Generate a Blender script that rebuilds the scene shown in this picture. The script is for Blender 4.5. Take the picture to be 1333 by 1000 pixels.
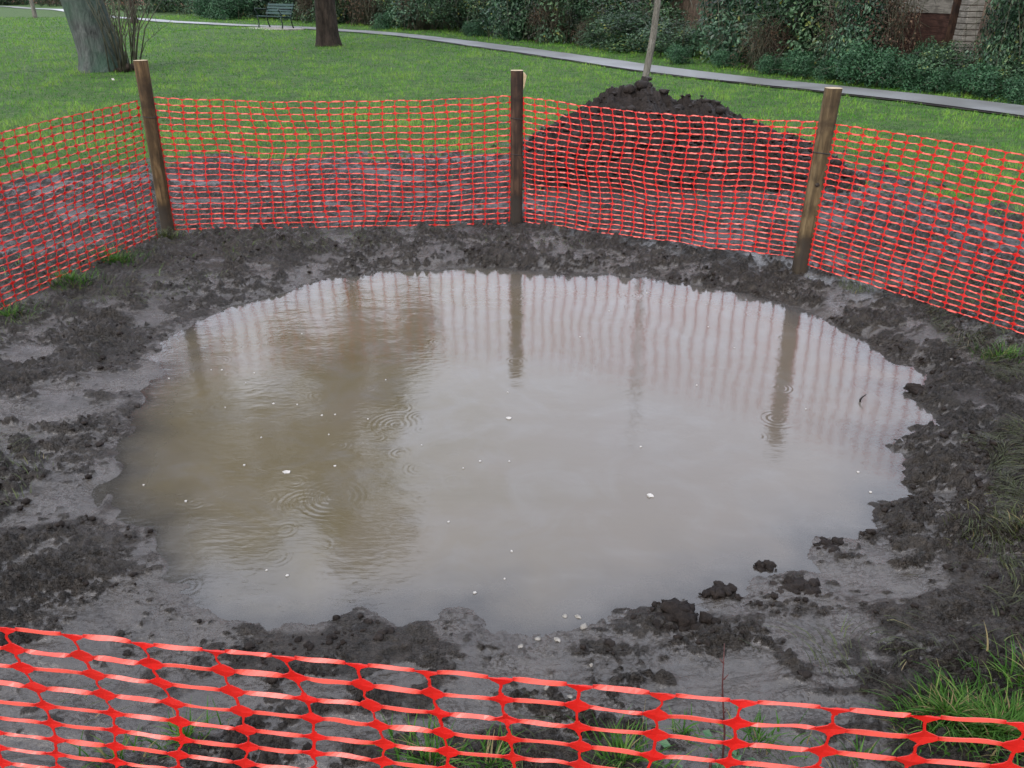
import bpy, bmesh, math, random
import numpy as np
from math import radians as R, sin, cos, tan, atan, pi, exp
from mathutils import Vector, Matrix

for _o in list(bpy.data.objects):
    bpy.data.objects.remove(_o)
S = bpy.context.scene
COL = S.collection
rng = np.random.default_rng(7)
random.seed(7)

# ------------------------------------------------------------------ camera
F, CX, CY, PITCH, CZ = 1050.0, 666.5, 500.0, R(26.3), 1.80
cam = bpy.data.cameras.new('camera')
cam.sensor_width = 36.0
cam.lens = 36.0 * F / 1333.0
cam.clip_start, cam.clip_end = 0.02, 3000
cam_o = bpy.data.objects.new('camera', cam)
COL.objects.link(cam_o)
cam_o.location = (0, 0, CZ)
cam_o.rotation_euler = (pi / 2 - PITCH, 0, 0)
S.camera = cam_o

# ------------------------------------------------------------------ sky, sun, exposure
SUN_EL, SUN_AZ = R(38), R(215)
w = bpy.data.worlds.new('World')
S.world = w
w.use_nodes = True
nt = w.node_tree
bg = nt.nodes['Background']
sky = nt.nodes.new('ShaderNodeTexSky')
sky.sky_type = 'NISHITA'
sky.sun_disc = False
sky.sun_elevation = SUN_EL
sky.sun_rotation = SUN_AZ
sky.air_density, sky.dust_density, sky.ozone_density = 1.0, 6.0, 1.0
hsv = nt.nodes.new('ShaderNodeHueSaturation')
hsv.inputs['Saturation'].default_value = 0.45
nt.links.new(sky.outputs[0], hsv.inputs['Color'])
mixw = nt.nodes.new('ShaderNodeMix')
mixw.data_type = 'RGBA'
mixw.inputs[0].default_value = 0.6
mixw.inputs[7].default_value = (10.1, 10.7, 12.5, 1)      # the even cloud layer
nt.links.new(hsv.outputs[0], mixw.inputs[6])
nt.links.new(mixw.outputs[2], bg.inputs[0])
bg.inputs[1].default_value = 0.15

sun = bpy.data.lights.new('sun', 'SUN')
sun.energy, sun.angle, sun.color = 0.6, R(25), (1.0, 0.96, 0.90)
sun_o = bpy.data.objects.new('sun', sun)
COL.objects.link(sun_o)
sun_o.rotation_euler = (pi / 2 - SUN_EL, 0, pi - SUN_AZ)
S.view_settings.view_transform = 'Standard'
S.view_settings.look = 'None'
S.view_settings.exposure = 1.05
S.view_settings.gamma = 1.0
S.cycles.max_bounces = 6
S.cycles.transparent_max_bounces = 8

# ------------------------------------------------------------------ pixel geometry of the place
CP, SP = cos(PITCH), sin(PITCH)
GZ = 0.10                                                # lawn level; the water lies at 0


def ray(px, py):
    a, b = (px - CX) / F, (CY - py) / F
    return Vector((a, CP + b * SP, -SP + b * CP))


def gp(px, py, z=GZ):
    d = ray(px, py)
    t = (z - CZ) / d.z
    return Vector((d.x * t, d.y * t, z))


def aty(px, py, Y):
    d = ray(px, py)
    t = Y / d.y
    return Vector((d.x * t, Y, CZ + d.z * t))


def onplane(px, py, A, B):
    """where the sight line meets the vertical plane through A and B"""
    n = Vector((-(B.y - A.y), B.x - A.x, 0))
    d = ray(px, py)
    t = n.dot(Vector((A.x, A.y, 0))) / n.dot(d)
    return Vector((d.x * t, d.y * t, CZ + d.z * t))


# ------------------------------------------------------------------ noise
_G = np.random.default_rng(11)
_PERM = _G.permutation(512)
_PERM = np.concatenate([_PERM, _PERM])
_ANG = _G.uniform(0, 2 * pi, 512)
_GX, _GY = np.cos(_ANG), np.sin(_ANG)


def pn(x, y, seed=0):
    x = np.asarray(x, float) + seed * 17.31
    y = np.asarray(y, float) - seed * 9.77
    xi, yi = np.floor(x).astype(np.int64), np.floor(y).astype(np.int64)
    xf, yf = x - xi, y - yi
    u = xf * xf * xf * (xf * (xf * 6 - 15) + 10)
    v = yf * yf * yf * (yf * (yf * 6 - 15) + 10)

    def g(ix, iy, fx, fy):
        h = _PERM[(_PERM[ix & 511] + iy) & 511]
        return _GX[h] * fx + _GY[h] * fy
    a = g(xi, yi, xf, yf)
    b = g(xi + 1, yi, xf - 1, yf)
    c = g(xi, yi + 1, xf, yf - 1)
    d = g(xi + 1, yi + 1, xf - 1, yf - 1)
    return 1.5 * ((a * (1 - u) + b * u) * (1 - v) + (c * (1 - u) + d * u) * v)


def fbm(x, y, o=4, seed=0, gain=0.5):
    s, a, f = 0, 1.0, 1.0
    for k in range(o):
        s = s + a * pn(x * f, y * f, seed + k * 3)
        a *= gain
        f *= 2.03
    return s


def sst(a, b, x):
    t = np.clip((x - a) / (b - a), 0, 1)
    return t * t * (3 - 2 * t)


def seg_dist(x, y, pts, closed=False):
    d2 = np.full(np.shape(x), 1e9)
    n = len(pts)
    for i in range(n if closed else n - 1):
        ax, ay = pts[i]
        bx, by = pts[(i + 1) % n]
        dx, dy = bx - ax, by - ay
        t = np.clip(((x - ax) * dx + (y - ay) * dy) / (dx * dx + dy * dy + 1e-12), 0, 1)
        d2 = np.minimum(d2, (x - ax - t * dx) ** 2 + (y - ay - t * dy) ** 2)
    return np.sqrt(d2)


def inside(x, y, pts):
    r = np.zeros(np.shape(x), bool)
    n = len(pts)
    for i in range(n):
        ax, ay = pts[i]
        bx, by = pts[(i + 1) % n]
        if ay == by:
            continue
        c = ((ay > y) != (by > y)) & (x < (bx - ax) * (y - ay) / (by - ay) + ax)
        r ^= c
    return r


# ------------------------------------------------------------------ outlines
WATER_PX = [(560, 349), (640, 346), (720, 353), (800, 357), (860, 362), (905, 368), (960, 378), (1010, 388), (1035, 398),
            (1070, 410), (1110, 430), (1140, 455), (1180, 470), (1215, 490), (1228, 508), (1172, 512), (1226, 540),
            (1215, 560), (1165, 575), (1185, 600), (1192, 638), (1160, 660), (1140, 690), (1070, 712), (1088, 745),
            (1010, 765), (950, 775), (925, 772), (900, 792), (845, 800), (800, 800), (790, 818), (740, 832), (690, 838),
            (640, 832), (600, 800), (560, 812), (480, 812), (420, 822), (340, 832), (318, 815), (280, 790), (215, 752),
            (172, 700), (132, 660), (145, 610), (150, 570), (165, 530), (195, 490), (210, 450), (250, 425), (310, 395),
            (370, 380), (430, 360), (500, 350)]
WATER = [tuple(gp(px, py, 0.0).xy) for px, py in WATER_PX]
MUD_PX = [(-500, 250), (-150, 262), (0, 238), (90, 222), (180, 210), (300, 202), (420, 208), (520, 198), (650, 196), (700, 165), (900, 150),
          (1060, 190), (1110, 228), (1200, 242), (1270, 262), (1340, 276), (1500, 320), (1800, 330)]
MUD = [tuple(gp(px, py).xy) for px, py in MUD_PX] + [(9, 3), (9, -4), (-9, -4), (-9, 3)]
PATH_PX = [(1650, 192), (1333, 146), (1130, 121), (980, 106), (845, 91), (760, 79), (660, 64), (590, 54), (540, 47.5), (490, 42.5), (445, 39),
           (400, 36.5), (360, 34.8), (300, 33), (225, 29.5), (130, 20.5), (75, 13.5), (0, 8.5), (-120, 5)]
PATH = [tuple(gp(px, py).xy) for px, py in PATH_PX]
HUMP = gp(285, 43)


def terrain(x, y):
    """height of the lawn without the mud"""
    r = np.hypot(x, y)
    z = GZ + 0.05 * sst(9, 25, r) * fbm(x * 0.09, y * 0.09, 2, 5)
    z = z + 0.17 * np.exp(-((x - HUMP.x) / 1.9) ** 2 - ((y - HUMP.y) / 3.0) ** 2)
    return z


BOOTS = [(gp(px, py).x, gp(px, py).y, a) for px, py, a in [
    (60, 520, .4), (110, 620, 1.9), (40, 700, .9), (150, 770, 2.3), (230, 800, .2), (90, 440, .6), (200, 400, .3), (330, 345, .1), (420, 330, 2.9),
    (900, 860, 1.7), (990, 850, 1.2), (1090, 800, .5), (1190, 740, .9), (1150, 690, 2.0), (1240, 640, 1.2), (520, 860, .3), (410, 880, 2.7), (300, 900, 1.1),
    (1150, 420, 2.4), (760, 325, .2), (880, 340, 2.9), (600, 318, .3), (1000, 960, 2.2), (20, 590, 1.3)]]


def mud_fields(x, y):
    """height, mud mask and wetness at arrays x, y"""
    r = np.hypot(x, y)
    z0 = terrain(x, y)
    near = r < 13
    z, mud, wet, clod = z0.copy(), np.zeros_like(z0), np.zeros_like(z0), np.zeros_like(z0)
    X, Y = x[near], y[near]
    wx, wy = X + 0.10 * fbm(X * 2.3, Y * 2.3, 3, 41), Y + 0.10 * fbm(X * 2.3, Y * 2.3, 3, 47)
    d = seg_dist(wx * 0.5 + X * 0.5, wy * 0.5 + Y * 0.5, WATER, True)
    sd = np.where(inside(wx * 0.5 + X * 0.5, wy * 0.5 + Y * 0.5, WATER), -d, d)
    sd = sd + 0.05 * fbm(X * 5, Y * 5, 4, 3)
    steep = np.clip(sst(0.6, 1.6, X + 0.15 * (Y - 3)) + sst(4.3, 5.2, Y), 0, 1)
    L = 0.75 * (1 - steep) + 0.22 * steep
    out = 0.105 * (1 - np.exp(-np.maximum(sd, 0) / L))
    inn = -0.14 * (1 - np.exp(np.minimum(sd, 0) / 0.55)) + 0.0
    base = np.where(sd > 0, out, inn)
    md = np.where(inside(X, Y, MUD), 1, -1) * seg_dist(X, Y, MUD, True)
    m = sst(-0.25, 0.45, md + 0.50 * fbm(X * 1.1, Y * 1.1, 4, 21) + 0.34 * fbm(X * 5, Y * 5, 3, 22))
    # grass survives on the right shoulder and in the near right corner
    g = np.exp(-((X - 1.0) / 0.28) ** 2 - ((Y - 1.48) / 0.28) ** 2)
    big = fbm(X * 1.9, Y * 1.9, 3, 31)
    cm = sst(-0.30, 0.42, fbm(X * 1.35, Y * 1.9, 4, 33) + 0.55 * fbm(X * 6, Y * 8, 3, 34) + 0.45 * steep * np.exp(-np.maximum(sd, 0) * 1.2) + 0.16 * sst(0.4, 1.2, sd) + 0.10)
    soft = (1 - steep) * np.exp(-(np.maximum(sd, 0) / 0.22) ** 2)
    cm = cm * sst(-0.08, 0.05, sd) * (1 - 0.72 * soft)
    b1 = np.abs(fbm(X * 6.0, Y * 8.5, 3, 35))
    b2 = np.abs(fbm(X * 19, Y * 21, 3, 36))
    b3 = np.abs(fbm(X * 48, Y * 52, 2, 37))
    b4 = fbm(X * 100, Y * 110, 2, 38)
    crumb = sst(0.22, 0.60, fbm(X * 24, Y * 30, 2, 44)) * sst(-0.25, 0.3, fbm(X * 2.4, Y * 3.0, 2, 45)) * sst(-0.02, 0.06, sd)
    cl = 0.011 * crumb * (1 - 0.5 * cm) + cm * (0.048 * (b1 - 0.20) + 0.044 * (b2 - 0.17) + 0.018 * (b3 - 0.2) + 0.0035 * b4 + 0.003)
    # trampled ridges that run round the water
    rid = 0.026 * fbm(X * 3.2, Y * 9.0, 3, 38) * sst(0.0, 0.5, sd) * (1 - 0.5 * steep)
    zz = base + 0.016 * big * sst(-0.4, 0.3, sd) + rid + cl
    # boot prints pressed into the soft rim
    for (qx, qy, qa) in BOOTS:
        ca, sa = cos(qa), sin(qa)
        u_, v_ = (X - qx) * ca + (Y - qy) * sa, -(X - qx) * sa + (Y - qy) * ca
        e_ = np.sqrt((u_ / 0.15) ** 2 + (v_ / (0.052 + 0.012 * np.cos(u_ * 14))) ** 2)
        zz = zz - 0.016 * (1 - sst(0.70, 1.05, e_ + 0.25 * b1))
    lv = base + 0.55 * rid + 0.014 * fbm(X * 1.6, Y * 1.6, 2, 39) * sst(0.0, 0.3, sd) + 0.004 * pn(X * 9, Y * 12, 40) + 0.0020 * fbm(X * 30, Y * 38, 2, 43) * sst(0.0, 0.2, sd) - 0.002
    dz = zz - lv
    k = 0.006
    zz2 = lv + 0.5 * (dz + np.sqrt(dz * dz + k * k))
    wt = (1 - sst(0.001, 0.012, zz2 - lv - 0.0015)) * (1 - 0.93 * sst(0.95, 1.4, sd)) * (1 - 0.75 * sst(0.35, 0.8, sd) * sst(4.2, 5.0, Y))
    z[near] = zz2 * m + z0[near] * (1 - m) + (1 - m) * 0.01 * fbm(X * 4, Y * 4, 3, 42)
    ed = sst(12.9, 11.5, r[near])
    z[near] = z[near] * ed + z0[near] * (1 - ed)
    mud[near] = m * ed
    wet[near] = wt * m
    clod[near] = cm * m
    sdf = np.full_like(z0, 50.0)
    sdf[near] = sd
    return z, mud, wet, clod, sdf


def gz(x, y):
    return float(mud_fields(np.array([float(x)]), np.array([float(y)]))[0][0])


# ------------------------------------------------------------------ helpers
def link(o, parent=None):
    COL.objects.link(o)
    if parent is not None:
        o.parent = parent
    return o


def tag(o, label=None, cat=None, group=None, kind=None):
    if label:
        o['label'] = label
    if cat:
        o['category'] = cat
    if group:
        o['group'] = group
    if kind:
        o['kind'] = kind
    return o


def empty(name, loc=(0, 0, 0), rz=0.0):
    o = bpy.data.objects.new(name, None)
    o.empty_display_size = 0.1
    o.location = loc
    o.rotation_euler = (0, 0, rz)
    return link(o)


def np_mesh(name, verts, faces, mat=None, parent=None, smooth=True, attrs=None):
    """faces: (n,4) or (n,3) int array"""
    me = bpy.data.meshes.new(name)
    v = np.ascontiguousarray(verts, dtype=np.float32)
    f = np.ascontiguousarray(faces, dtype=np.int32)
    k = f.shape[1]
    me.vertices.add(len(v))
    me.vertices.foreach_set('co', v.ravel())
    me.loops.add(f.size)
    me.loops.foreach_set('vertex_index', f.ravel())
    me.polygons.add(len(f))
    me.polygons.foreach_set('loop_start', np.arange(0, f.size, k, dtype=np.int32))
    me.polygons.foreach_set('loop_total', np.full(len(f), k, dtype=np.int32))
    me.polygons.foreach_set('use_smooth', np.full(len(f), smooth, dtype=bool))
    for an, av in (attrs or {}).items():
        a = me.attributes.new(an, 'FLOAT', 'POINT')
        a.data.foreach_set('value', np.ascontiguousarray(av, dtype=np.float32))
    me.update(calc_edges=True)
    me.validate()
    if mat:
        me.materials.append(mat)
    o = bpy.data.objects.new(name, me)
    return link(o, parent)


class MB:
    """collects shapes, then links them as one mesh"""

    def __init__(s):
        s.v, s.f, s.n = [], [], 0

    def add(s, v, f):
        s.v.append(np.asarray(v, float).reshape(-1, 3))
        s.f.append(np.asarray(f, int) + s.n)
        s.n += len(s.v[-1])

    def tube(s, pts, rad, n=8, cap=True, noise=0.0):
        pts = [Vector(p) for p in pts]
        rad = rad if hasattr(rad, '__len__') else [rad] * len(pts)
        V, fr = [], None
        for i, p in enumerate(pts):
            t = (pts[min(i + 1, len(pts) - 1)] - pts[max(i - 1, 0)]).normalized()
            if fr is None:
                ref = Vector((0, 0, 1)) if abs(t.z) < 0.9 else Vector((1, 0, 0))
                fr = t.cross(ref).normalized()
            fr = (fr - t * fr.dot(t)).normalized()
            b = t.cross(fr)
            for k in range(n):
                a = 2 * pi * k / n
                rr = rad[i] * (1 + noise * random.uniform(-1, 1))
                V.append(p + fr * cos(a) * rr + b * sin(a) * rr)
        Fc = []
        m = len(pts)
        for i in range(m - 1):
            for k in range(n):
                k2 = (k + 1) % n
                Fc.append((i * n + k, i * n + k2, (i + 1) * n + k2, (i + 1) * n + k))
        if cap:
            V.append(pts[0]); V.append(pts[-1])
            c0, c1 = m * n, m * n + 1
            for k in range(0, n):
                k2 = (k + 1) % n
                Fc.append((c0, k2, k, k))
                Fc.append((c1, (m - 1) * n + k, (m - 1) * n + k2, (m - 1) * n + k2))
        s.add([tuple(q) for q in V], [list(q) for q in Fc])

    def box(s, c, size, M=None):
        x, y, z = [q / 2 for q in size]
        V = [Vector(q) for q in ((-x, -y, -z), (x, -y, -z), (x, y, -z), (-x, y, -z), (-x, -y, z), (x, -y, z), (x, y, z), (-x, y, z))]
        V = [(M @ q if M else q) + Vector(c) for q in V]
        s.add([tuple(q) for q in V], [(0, 3, 2, 1), (4, 5, 6, 7), (0, 1, 5, 4), (1, 2, 6, 5), (2, 3, 7, 6), (3, 0, 4, 7)])

    def build(s, name, mat, parent=None, smooth=False, bevel=0.0):
        v = np.concatenate(s.v)
        f = np.concatenate(s.f)
        me = bpy.data.meshes.new(name)
        fl = []
        for q in f.tolist():
            fl.append(q if q[2] != q[3] else q[:3])
        me.from_pydata(v.tolist(), [], fl)
        if smooth:
            for p in me.polygons:
                p.use_smooth = True
        me.materials.append(mat)
        o = link(bpy.data.objects.new(name, me), parent)
        if bevel:
            b = o.modifiers.new('bevel', 'BEVEL')
            b.width, b.segments, b.limit_method = bevel, 2, 'ANGLE'
        return o


def copy_tree(o, parent=None):
    c = o.copy()
    COL.objects.link(c)
    if parent is not None:
        c.parent = parent
    for ch in list(o.children):
        copy_tree(ch, c)
    return c


# ------------------------------------------------------------------ materials
class NT:
    def __init__(s, name):
        s.m = bpy.data.materials.new(name)
        s.m.use_nodes = True
        s.t = s.m.node_tree
        s.b = s.t.nodes['Principled BSDF']
        s.o = s.t.nodes['Material Output']

    def n(s, typ, **kw):
        q = s.t.nodes.new('ShaderNode' + typ)
        for k, v in kw.items():
            setattr(q, k, v)
        return q

    def l(s, a, b):
        s.t.links.new(a, b)

    def val(s, x):
        return x

    def setin(s, sock, x):
        if hasattr(x, 'is_output'):
            s.l(x, sock)
        else:
            if sock.type == 'RGBA':
                x = (x, x, x, 1) if not isinstance(x, tuple) else (*x, 1)
            sock.default_value = x

    def coord(s, obj=True, scale=(1, 1, 1)):
        c = s.n('TexCoord')
        mp = s.n('Mapping')
        mp.inputs['Scale'].default_value = scale
        s.l(c.outputs['Object' if obj else 'Generated'], mp.inputs[0])
        return mp.outputs[0]

    def noise(s, vec, scale, detail=4, rough=0.55, dist=0.0):
        q = s.n('TexNoise')
        q.inputs['Scale'].default_value = scale
        q.inputs['Detail'].default_value = detail
        q.inputs['Roughness'].default_value = rough
        q.inputs['Distortion'].default_value = dist
        s.l(vec, q.inputs['Vector'])
        return q.outputs[0]

    def ramp(s, fac, stops):
        q = s.n('ValToRGB')
        e = q.color_ramp.elements
        while len(e) < len(stops):
            e.new(0.5)
        for el, (p, c) in zip(e, stops):
            el.position = p
            el.color = (*c, 1) if isinstance(c, tuple) else (c, c, c, 1)
        s.l(fac, q.inputs[0])
        return q.outputs[0]

    def mix(s, fac, a, b, mode='MIX'):
        q = s.n('Mix')
        q.data_type = 'RGBA'
        q.blend_type = mode
        s.setin(q.inputs[0], fac)
        s.setin(q.inputs[6], a)
        s.setin(q.inputs[7], b)
        return q.outputs[2]

    def math(s, op, a, b=0.0):
        q = s.n('Math', operation=op)
        s.setin(q.inputs[0], a)
        s.setin(q.inputs[1], b)
        return q.outputs[0]

    def attr(s, name):
        q = s.n('Attribute')
        q.attribute_name = name
        return q.outputs['Fac']

    def bump(s, h, strength=0.5, dist=0.01):
        q = s.n('Bump')
        s.setin(q.inputs['Strength'], strength)
        q.inputs['Distance'].default_value = dist
        s.l(h, q.inputs['Height'])
        s.l(q.outputs[0], s.b.inputs['Normal'])
        return q.outputs[0]

    def fin(s, color=None, rough=None, spec=None, **kw):
        if color is not None:
            s.setin(s.b.inputs['Base Color'], color)
        if rough is not None:
            s.setin(s.b.inputs['Roughness'], rough)
        if spec is not None:
            s.setin(s.b.inputs['Specular IOR Level'], spec)
        return s.m


def m_ground():
    t = NT('ground')
    v = t.coord()
    mud, wet0 = t.attr('mud'), t.attr('wet')
    edge = t.noise(v, 38, 4, 0.65)
    wet = t.ramp(t.math('ADD', wet0, t.math('MULTIPLY', t.math('SUBTRACT', edge, 0.5), 0.9)), [(0.32, 0.0), (0.80, 1.0)])
    n1 = t.noise(v, 1.1, 5)
    n2 = t.noise(v, 26, 6, 0.65)
    n3 = t.noise(v, 4.5, 5, 0.6)
    n4 = t.noise(v, 130, 4, 0.7)
    lawn = t.ramp(n3, [(0.25, (0.016, 0.032, 0.007)), (0.5, (0.030, 0.066, 0.010)), (0.75, (0.060, 0.088, 0.020))])
    dark = t.ramp(n2, [(0.3, (0.0055, 0.0045, 0.0034)), (0.55, (0.0150, 0.0120, 0.0090)), (0.8, (0.036, 0.029, 0.022))])
    brown = t.ramp(n2, [(0.3, (0.008, 0.006, 0.004)), (0.6, (0.021, 0.016, 0.011)), (0.85, (0.044, 0.034, 0.023))])
    dark = t.mix(t.ramp(n1, [(0.36, 0.0), (0.60, 0.8)]), dark, brown)
    slurry = t.ramp(t.math('ADD', t.math('MULTIPLY', n3, 0.55), t.math('MULTIPLY', n2, 0.45)), [(0.30, (0.012, 0.0095, 0.0070)), (0.72, (0.044, 0.036, 0.028))])
    m = t.mix(t.math('MULTIPLY', wet, t.ramp(n1, [(0.35, 0.62), (0.6, 1.0)])), dark, slurry)
    speck = t.math('MULTIPLY', t.ramp(t.noise(v, 75, 3, 0.6, 0.4), [(0.50, 0.0), (0.60, 1.0)]), t.ramp(t.noise(v, 7, 4, 0.6), [(0.38, 0.05), (0.64, 0.9)]))
    m = t.mix(t.math('MULTIPLY', speck, 0.85), m, dark)
    c = t.mix(mud, lawn, m)
    t.b.inputs['Coat Weight'].default_value = 0.0
    r = t.mix(t.math('MULTIPLY', wet, t.math('SUBTRACT', 1.0, speck)), t.ramp(n1, [(0.35, 0.50), (0.6, 0.30)]), t.ramp(n3, [(0.35, 0.34), (0.62, 0.17)]))
    r = t.mix(mud, 0.9, r)
    bs = t.mix(wet, 1.0, 0.40)
    smear = t.noise(t.coord(True, (5, 14, 8)), 3.2, 5, 0.6, 0.6)
    h = t.math('ADD', t.math('ADD', t.math('ADD', t.math('MULTIPLY', n2, 0.9), t.math('MULTIPLY', smear, 1.6)), t.math('MULTIPLY', n4, 0.35)), t.math('MULTIPLY', speck, 0.9))
    t.bump(h, bs, 0.012)
    t.setin(t.b.inputs['Specular IOR Level'], t.math('ADD', 0.24, t.math('MULTIPLY', t.math('MULTIPLY', wet, t.math('SUBTRACT', 1.0, speck)), 0.36)))
    return t.fin(c, r)


def m_soil():
    t = NT('dug_soil')
    v = t.coord()
    n1, n2 = t.noise(v, 3, 5), t.noise(v, 40, 6, 0.65)
    c = t.ramp(n2, [(0.3, (0.0055, 0.0040, 0.0032)), (0.6, (0.0145, 0.0108, 0.0086)), (0.85, (0.034, 0.026, 0.020))])
    c = t.mix(t.ramp(n1, [(0.5, 0.0), (0.75, 0.35)]), c, (0.046, 0.038, 0.034))
    t.bump(n2, 0.8, 0.02)
    return t.fin(c, 0.6, 0.10)


def m_water():
    t = NT('muddy_water')
    v = t.coord()
    deep = t.attr('deep')
    n1, n2 = t.noise(v, 0.9, 5, 0.55, 0.8), t.noise(v, 3.0, 5, 0.6, 1.2)
    silt = t.ramp(n1, [(0.3, (0.058, 0.047, 0.025)), (0.5, (0.073, 0.060, 0.035)), (0.7, (0.088, 0.074, 0.050))])
    sx_ = t.n('SeparateXYZ')
    t.l(v, sx_.inputs[0])
    side = t.math('ADD', t.math('MULTIPLY', sx_.outputs[0], 0.40), t.math('ADD', t.math('MULTIPLY', n1, 0.9), 0.08))
    silt = t.mix(t.ramp(side, [(0.25, 0.0), (0.75, 1.0)]), silt, (0.076, 0.063, 0.049))
    silt = t.mix(t.ramp(n2, [(0.45, 0.0), (0.72, 0.55)]), silt, (0.084, 0.077, 0.068))
    silt = t.mix(t.math('MULTIPLY', t.ramp(deep, [(0.0, 1.0), (0.8, 0.0)]), 0.8), silt, (0.046, 0.044, 0.043))
    swirl = t.noise(v, 1.15, 4, 0.45, 2.2)
    silt = t.mix(t.math('MULTIPLY', t.ramp(swirl, [(0.40, 0.0), (0.495, 0.16), (0.58, 0.0)]), t.ramp(n2, [(0.35, 0.1), (0.65, 1.0)])), silt, (0.118, 0.112, 0.104))
    dif = t.n('BsdfDiffuse')
    t.l(silt, dif.inputs[0])
    tr = t.n('BsdfTransparent')
    tr.inputs[0].default_value = (0.93, 0.90, 0.86, 1)
    body = t.n('MixShader')
    t.l(t.ramp(deep, [(0.0, 0.50), (0.25, 0.85), (0.6, 1.0)]), body.inputs[0])
    t.l(tr.outputs[0], body.inputs[1])
    t.l(dif.outputs[0], body.inputs[2])
    gl = t.n('BsdfGlossy')
    gl.inputs['Roughness'].default_value = 0.010
    fr = t.n('Fresnel')
    fr.inputs['IOR'].default_value = 1.62
    bp = t.n('Bump')
    bp.inputs['Strength'].default_value = 0.10
    bp.inputs['Distance'].default_value = 0.004
    vw = t.coord(True, (5, 16, 1))
    t.l(t.noise(vw, 4.0, 4, 0.6, 0.3), bp.inputs['Height'])
    t.l(bp.outputs[0], gl.inputs['Normal'])
    top = t.n('MixShader')
    t.l(fr.outputs[0], top.inputs[0])
    t.l(body.outputs[0], top.inputs[1])
    t.l(gl.outputs[0], top.inputs[2])
    t.l(top.outputs[0], t.o.inputs['Surface'])
    return t.m


def m_net():
    t = NT('orange_net_plastic')
    thin = t.attr('thin')
    v = t.coord()
    c = t.mix(thin, (0.46, 0.009, 0.006), (0.57, 0.082, 0.058))
    c = t.mix(t.ramp(t.noise(v, 6, 3), [(0.45, 0.0), (0.75, 0.45)]), c, (0.36, 0.022, 0.012))
    sepz = t.n('SeparateXYZ')
    t.l(v, sepz.inputs[0])
    low = t.ramp(sepz.outputs[2], [(0.06, 0.55), (0.45, 0.06)])
    c = t.mix(t.math('MULTIPLY', t.ramp(t.noise(v, 55, 4, 0.65), [(0.50, 0.0), (0.62, 1.0)]), low), c, (0.045, 0.034, 0.028))
    t.fin(c, t.mix(thin, 0.42, 0.28), 0.4)
    tl = t.n('BsdfTranslucent')
    t.l(c, tl.inputs[0])
    ms = t.n('MixShader')
    ms.inputs[0].default_value = 0.22
    t.l(t.b.outputs[0], ms.inputs[1])
    t.l(tl.outputs[0], ms.inputs[2])
    t.l(ms.outputs[0], t.o.inputs['Surface'])
    return t.m


def m_wood(name, a, b, c, sc=(9, 9, 0.9), rough=0.6):
    t = NT(name)
    v = t.coord(True, sc)
    n = t.noise(v, 5, 6, 0.6, 0.7)
    k = t.noise(t.coord(True, (1, 1, 1)), 7, 4)
    col = t.ramp(n, [(0.28, a), (0.5, b), (0.75, c)])
    col = t.mix(t.ramp(k, [(0.38, 0.8), (0.56, 0.0)]), col, a)
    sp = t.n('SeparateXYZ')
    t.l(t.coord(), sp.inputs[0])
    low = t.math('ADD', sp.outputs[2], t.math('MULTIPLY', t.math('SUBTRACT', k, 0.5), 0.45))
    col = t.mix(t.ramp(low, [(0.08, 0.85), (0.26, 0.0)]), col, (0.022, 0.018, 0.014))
    t.bump(n, 0.6, 0.006)
    return t.fin(col, rough, 0.15)


def m_bark(name, a, b, c, moss=None):
    t = NT(name)
    v = t.coord(True, (2.2, 2.2, 0.7))
    n = t.noise(v, 5, 7, 0.65, 0.5)
    col = t.ramp(n, [(0.3, a), (0.52, b), (0.75, c)])
    if moss:
        col = t.mix(t.ramp(t.noise(t.coord(), 1.6, 5), [(0.40, 0.0), (0.62, 0.8)]), col, moss)
    t.bump(n, 1.0, 0.09)
    return t.fin(col, 0.75, 0.08)


def m_leaf(name, stops, rough=0.38, trans=0.25, spec=0.22):
    t = NT(name)
    h = t.attr('hue')
    c = t.ramp(h, stops)
    t.fin(c, rough, spec)
    tl = t.n('BsdfTranslucent')
    t.l(c, tl.inputs[0])
    ms = t.n('MixShader')
    ms.inputs[0].default_value = trans
    t.l(t.b.outputs[0], ms.inputs[1])
    t.l(tl.outputs[0], ms.inputs[2])
    t.l(ms.outputs[0], t.o.inputs['Surface'])
    return t.m


def m_plain(name, col, rough=0.5, var=0.25, scale=12, metal=0.0):
    t = NT(name)
    n = t.noise(t.coord(), scale, 5, 0.6)
    d = tuple(q * (1 - var) for q in col)
    u = tuple(min(1, q * (1 + var)) for q in col)
    c = t.ramp(n, [(0.3, d), (0.7, u)])
    t.b.inputs['Metallic'].default_value = metal
    t.bump(n, 0.25, 0.004)
    return t.fin(c, rough, 0.2)


def m_path():
    t = NT('wet_asphalt')
    v = t.coord()
    n = t.noise(v, 0.8, 5)
    n2 = t.noise(v, 60, 4)
    c = t.ramp(n2, [(0.3, (0.12, 0.122, 0.125)), (0.7, (0.20, 0.202, 0.205))])
    c = t.mix(t.ramp(n, [(0.42, 0.0), (0.62, 0.75)]), c, (0.085, 0.083, 0.08))
    t.bump(n2, 0.25, 0.004)
    return t.fin(c, 0.32, 0.5)


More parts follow.
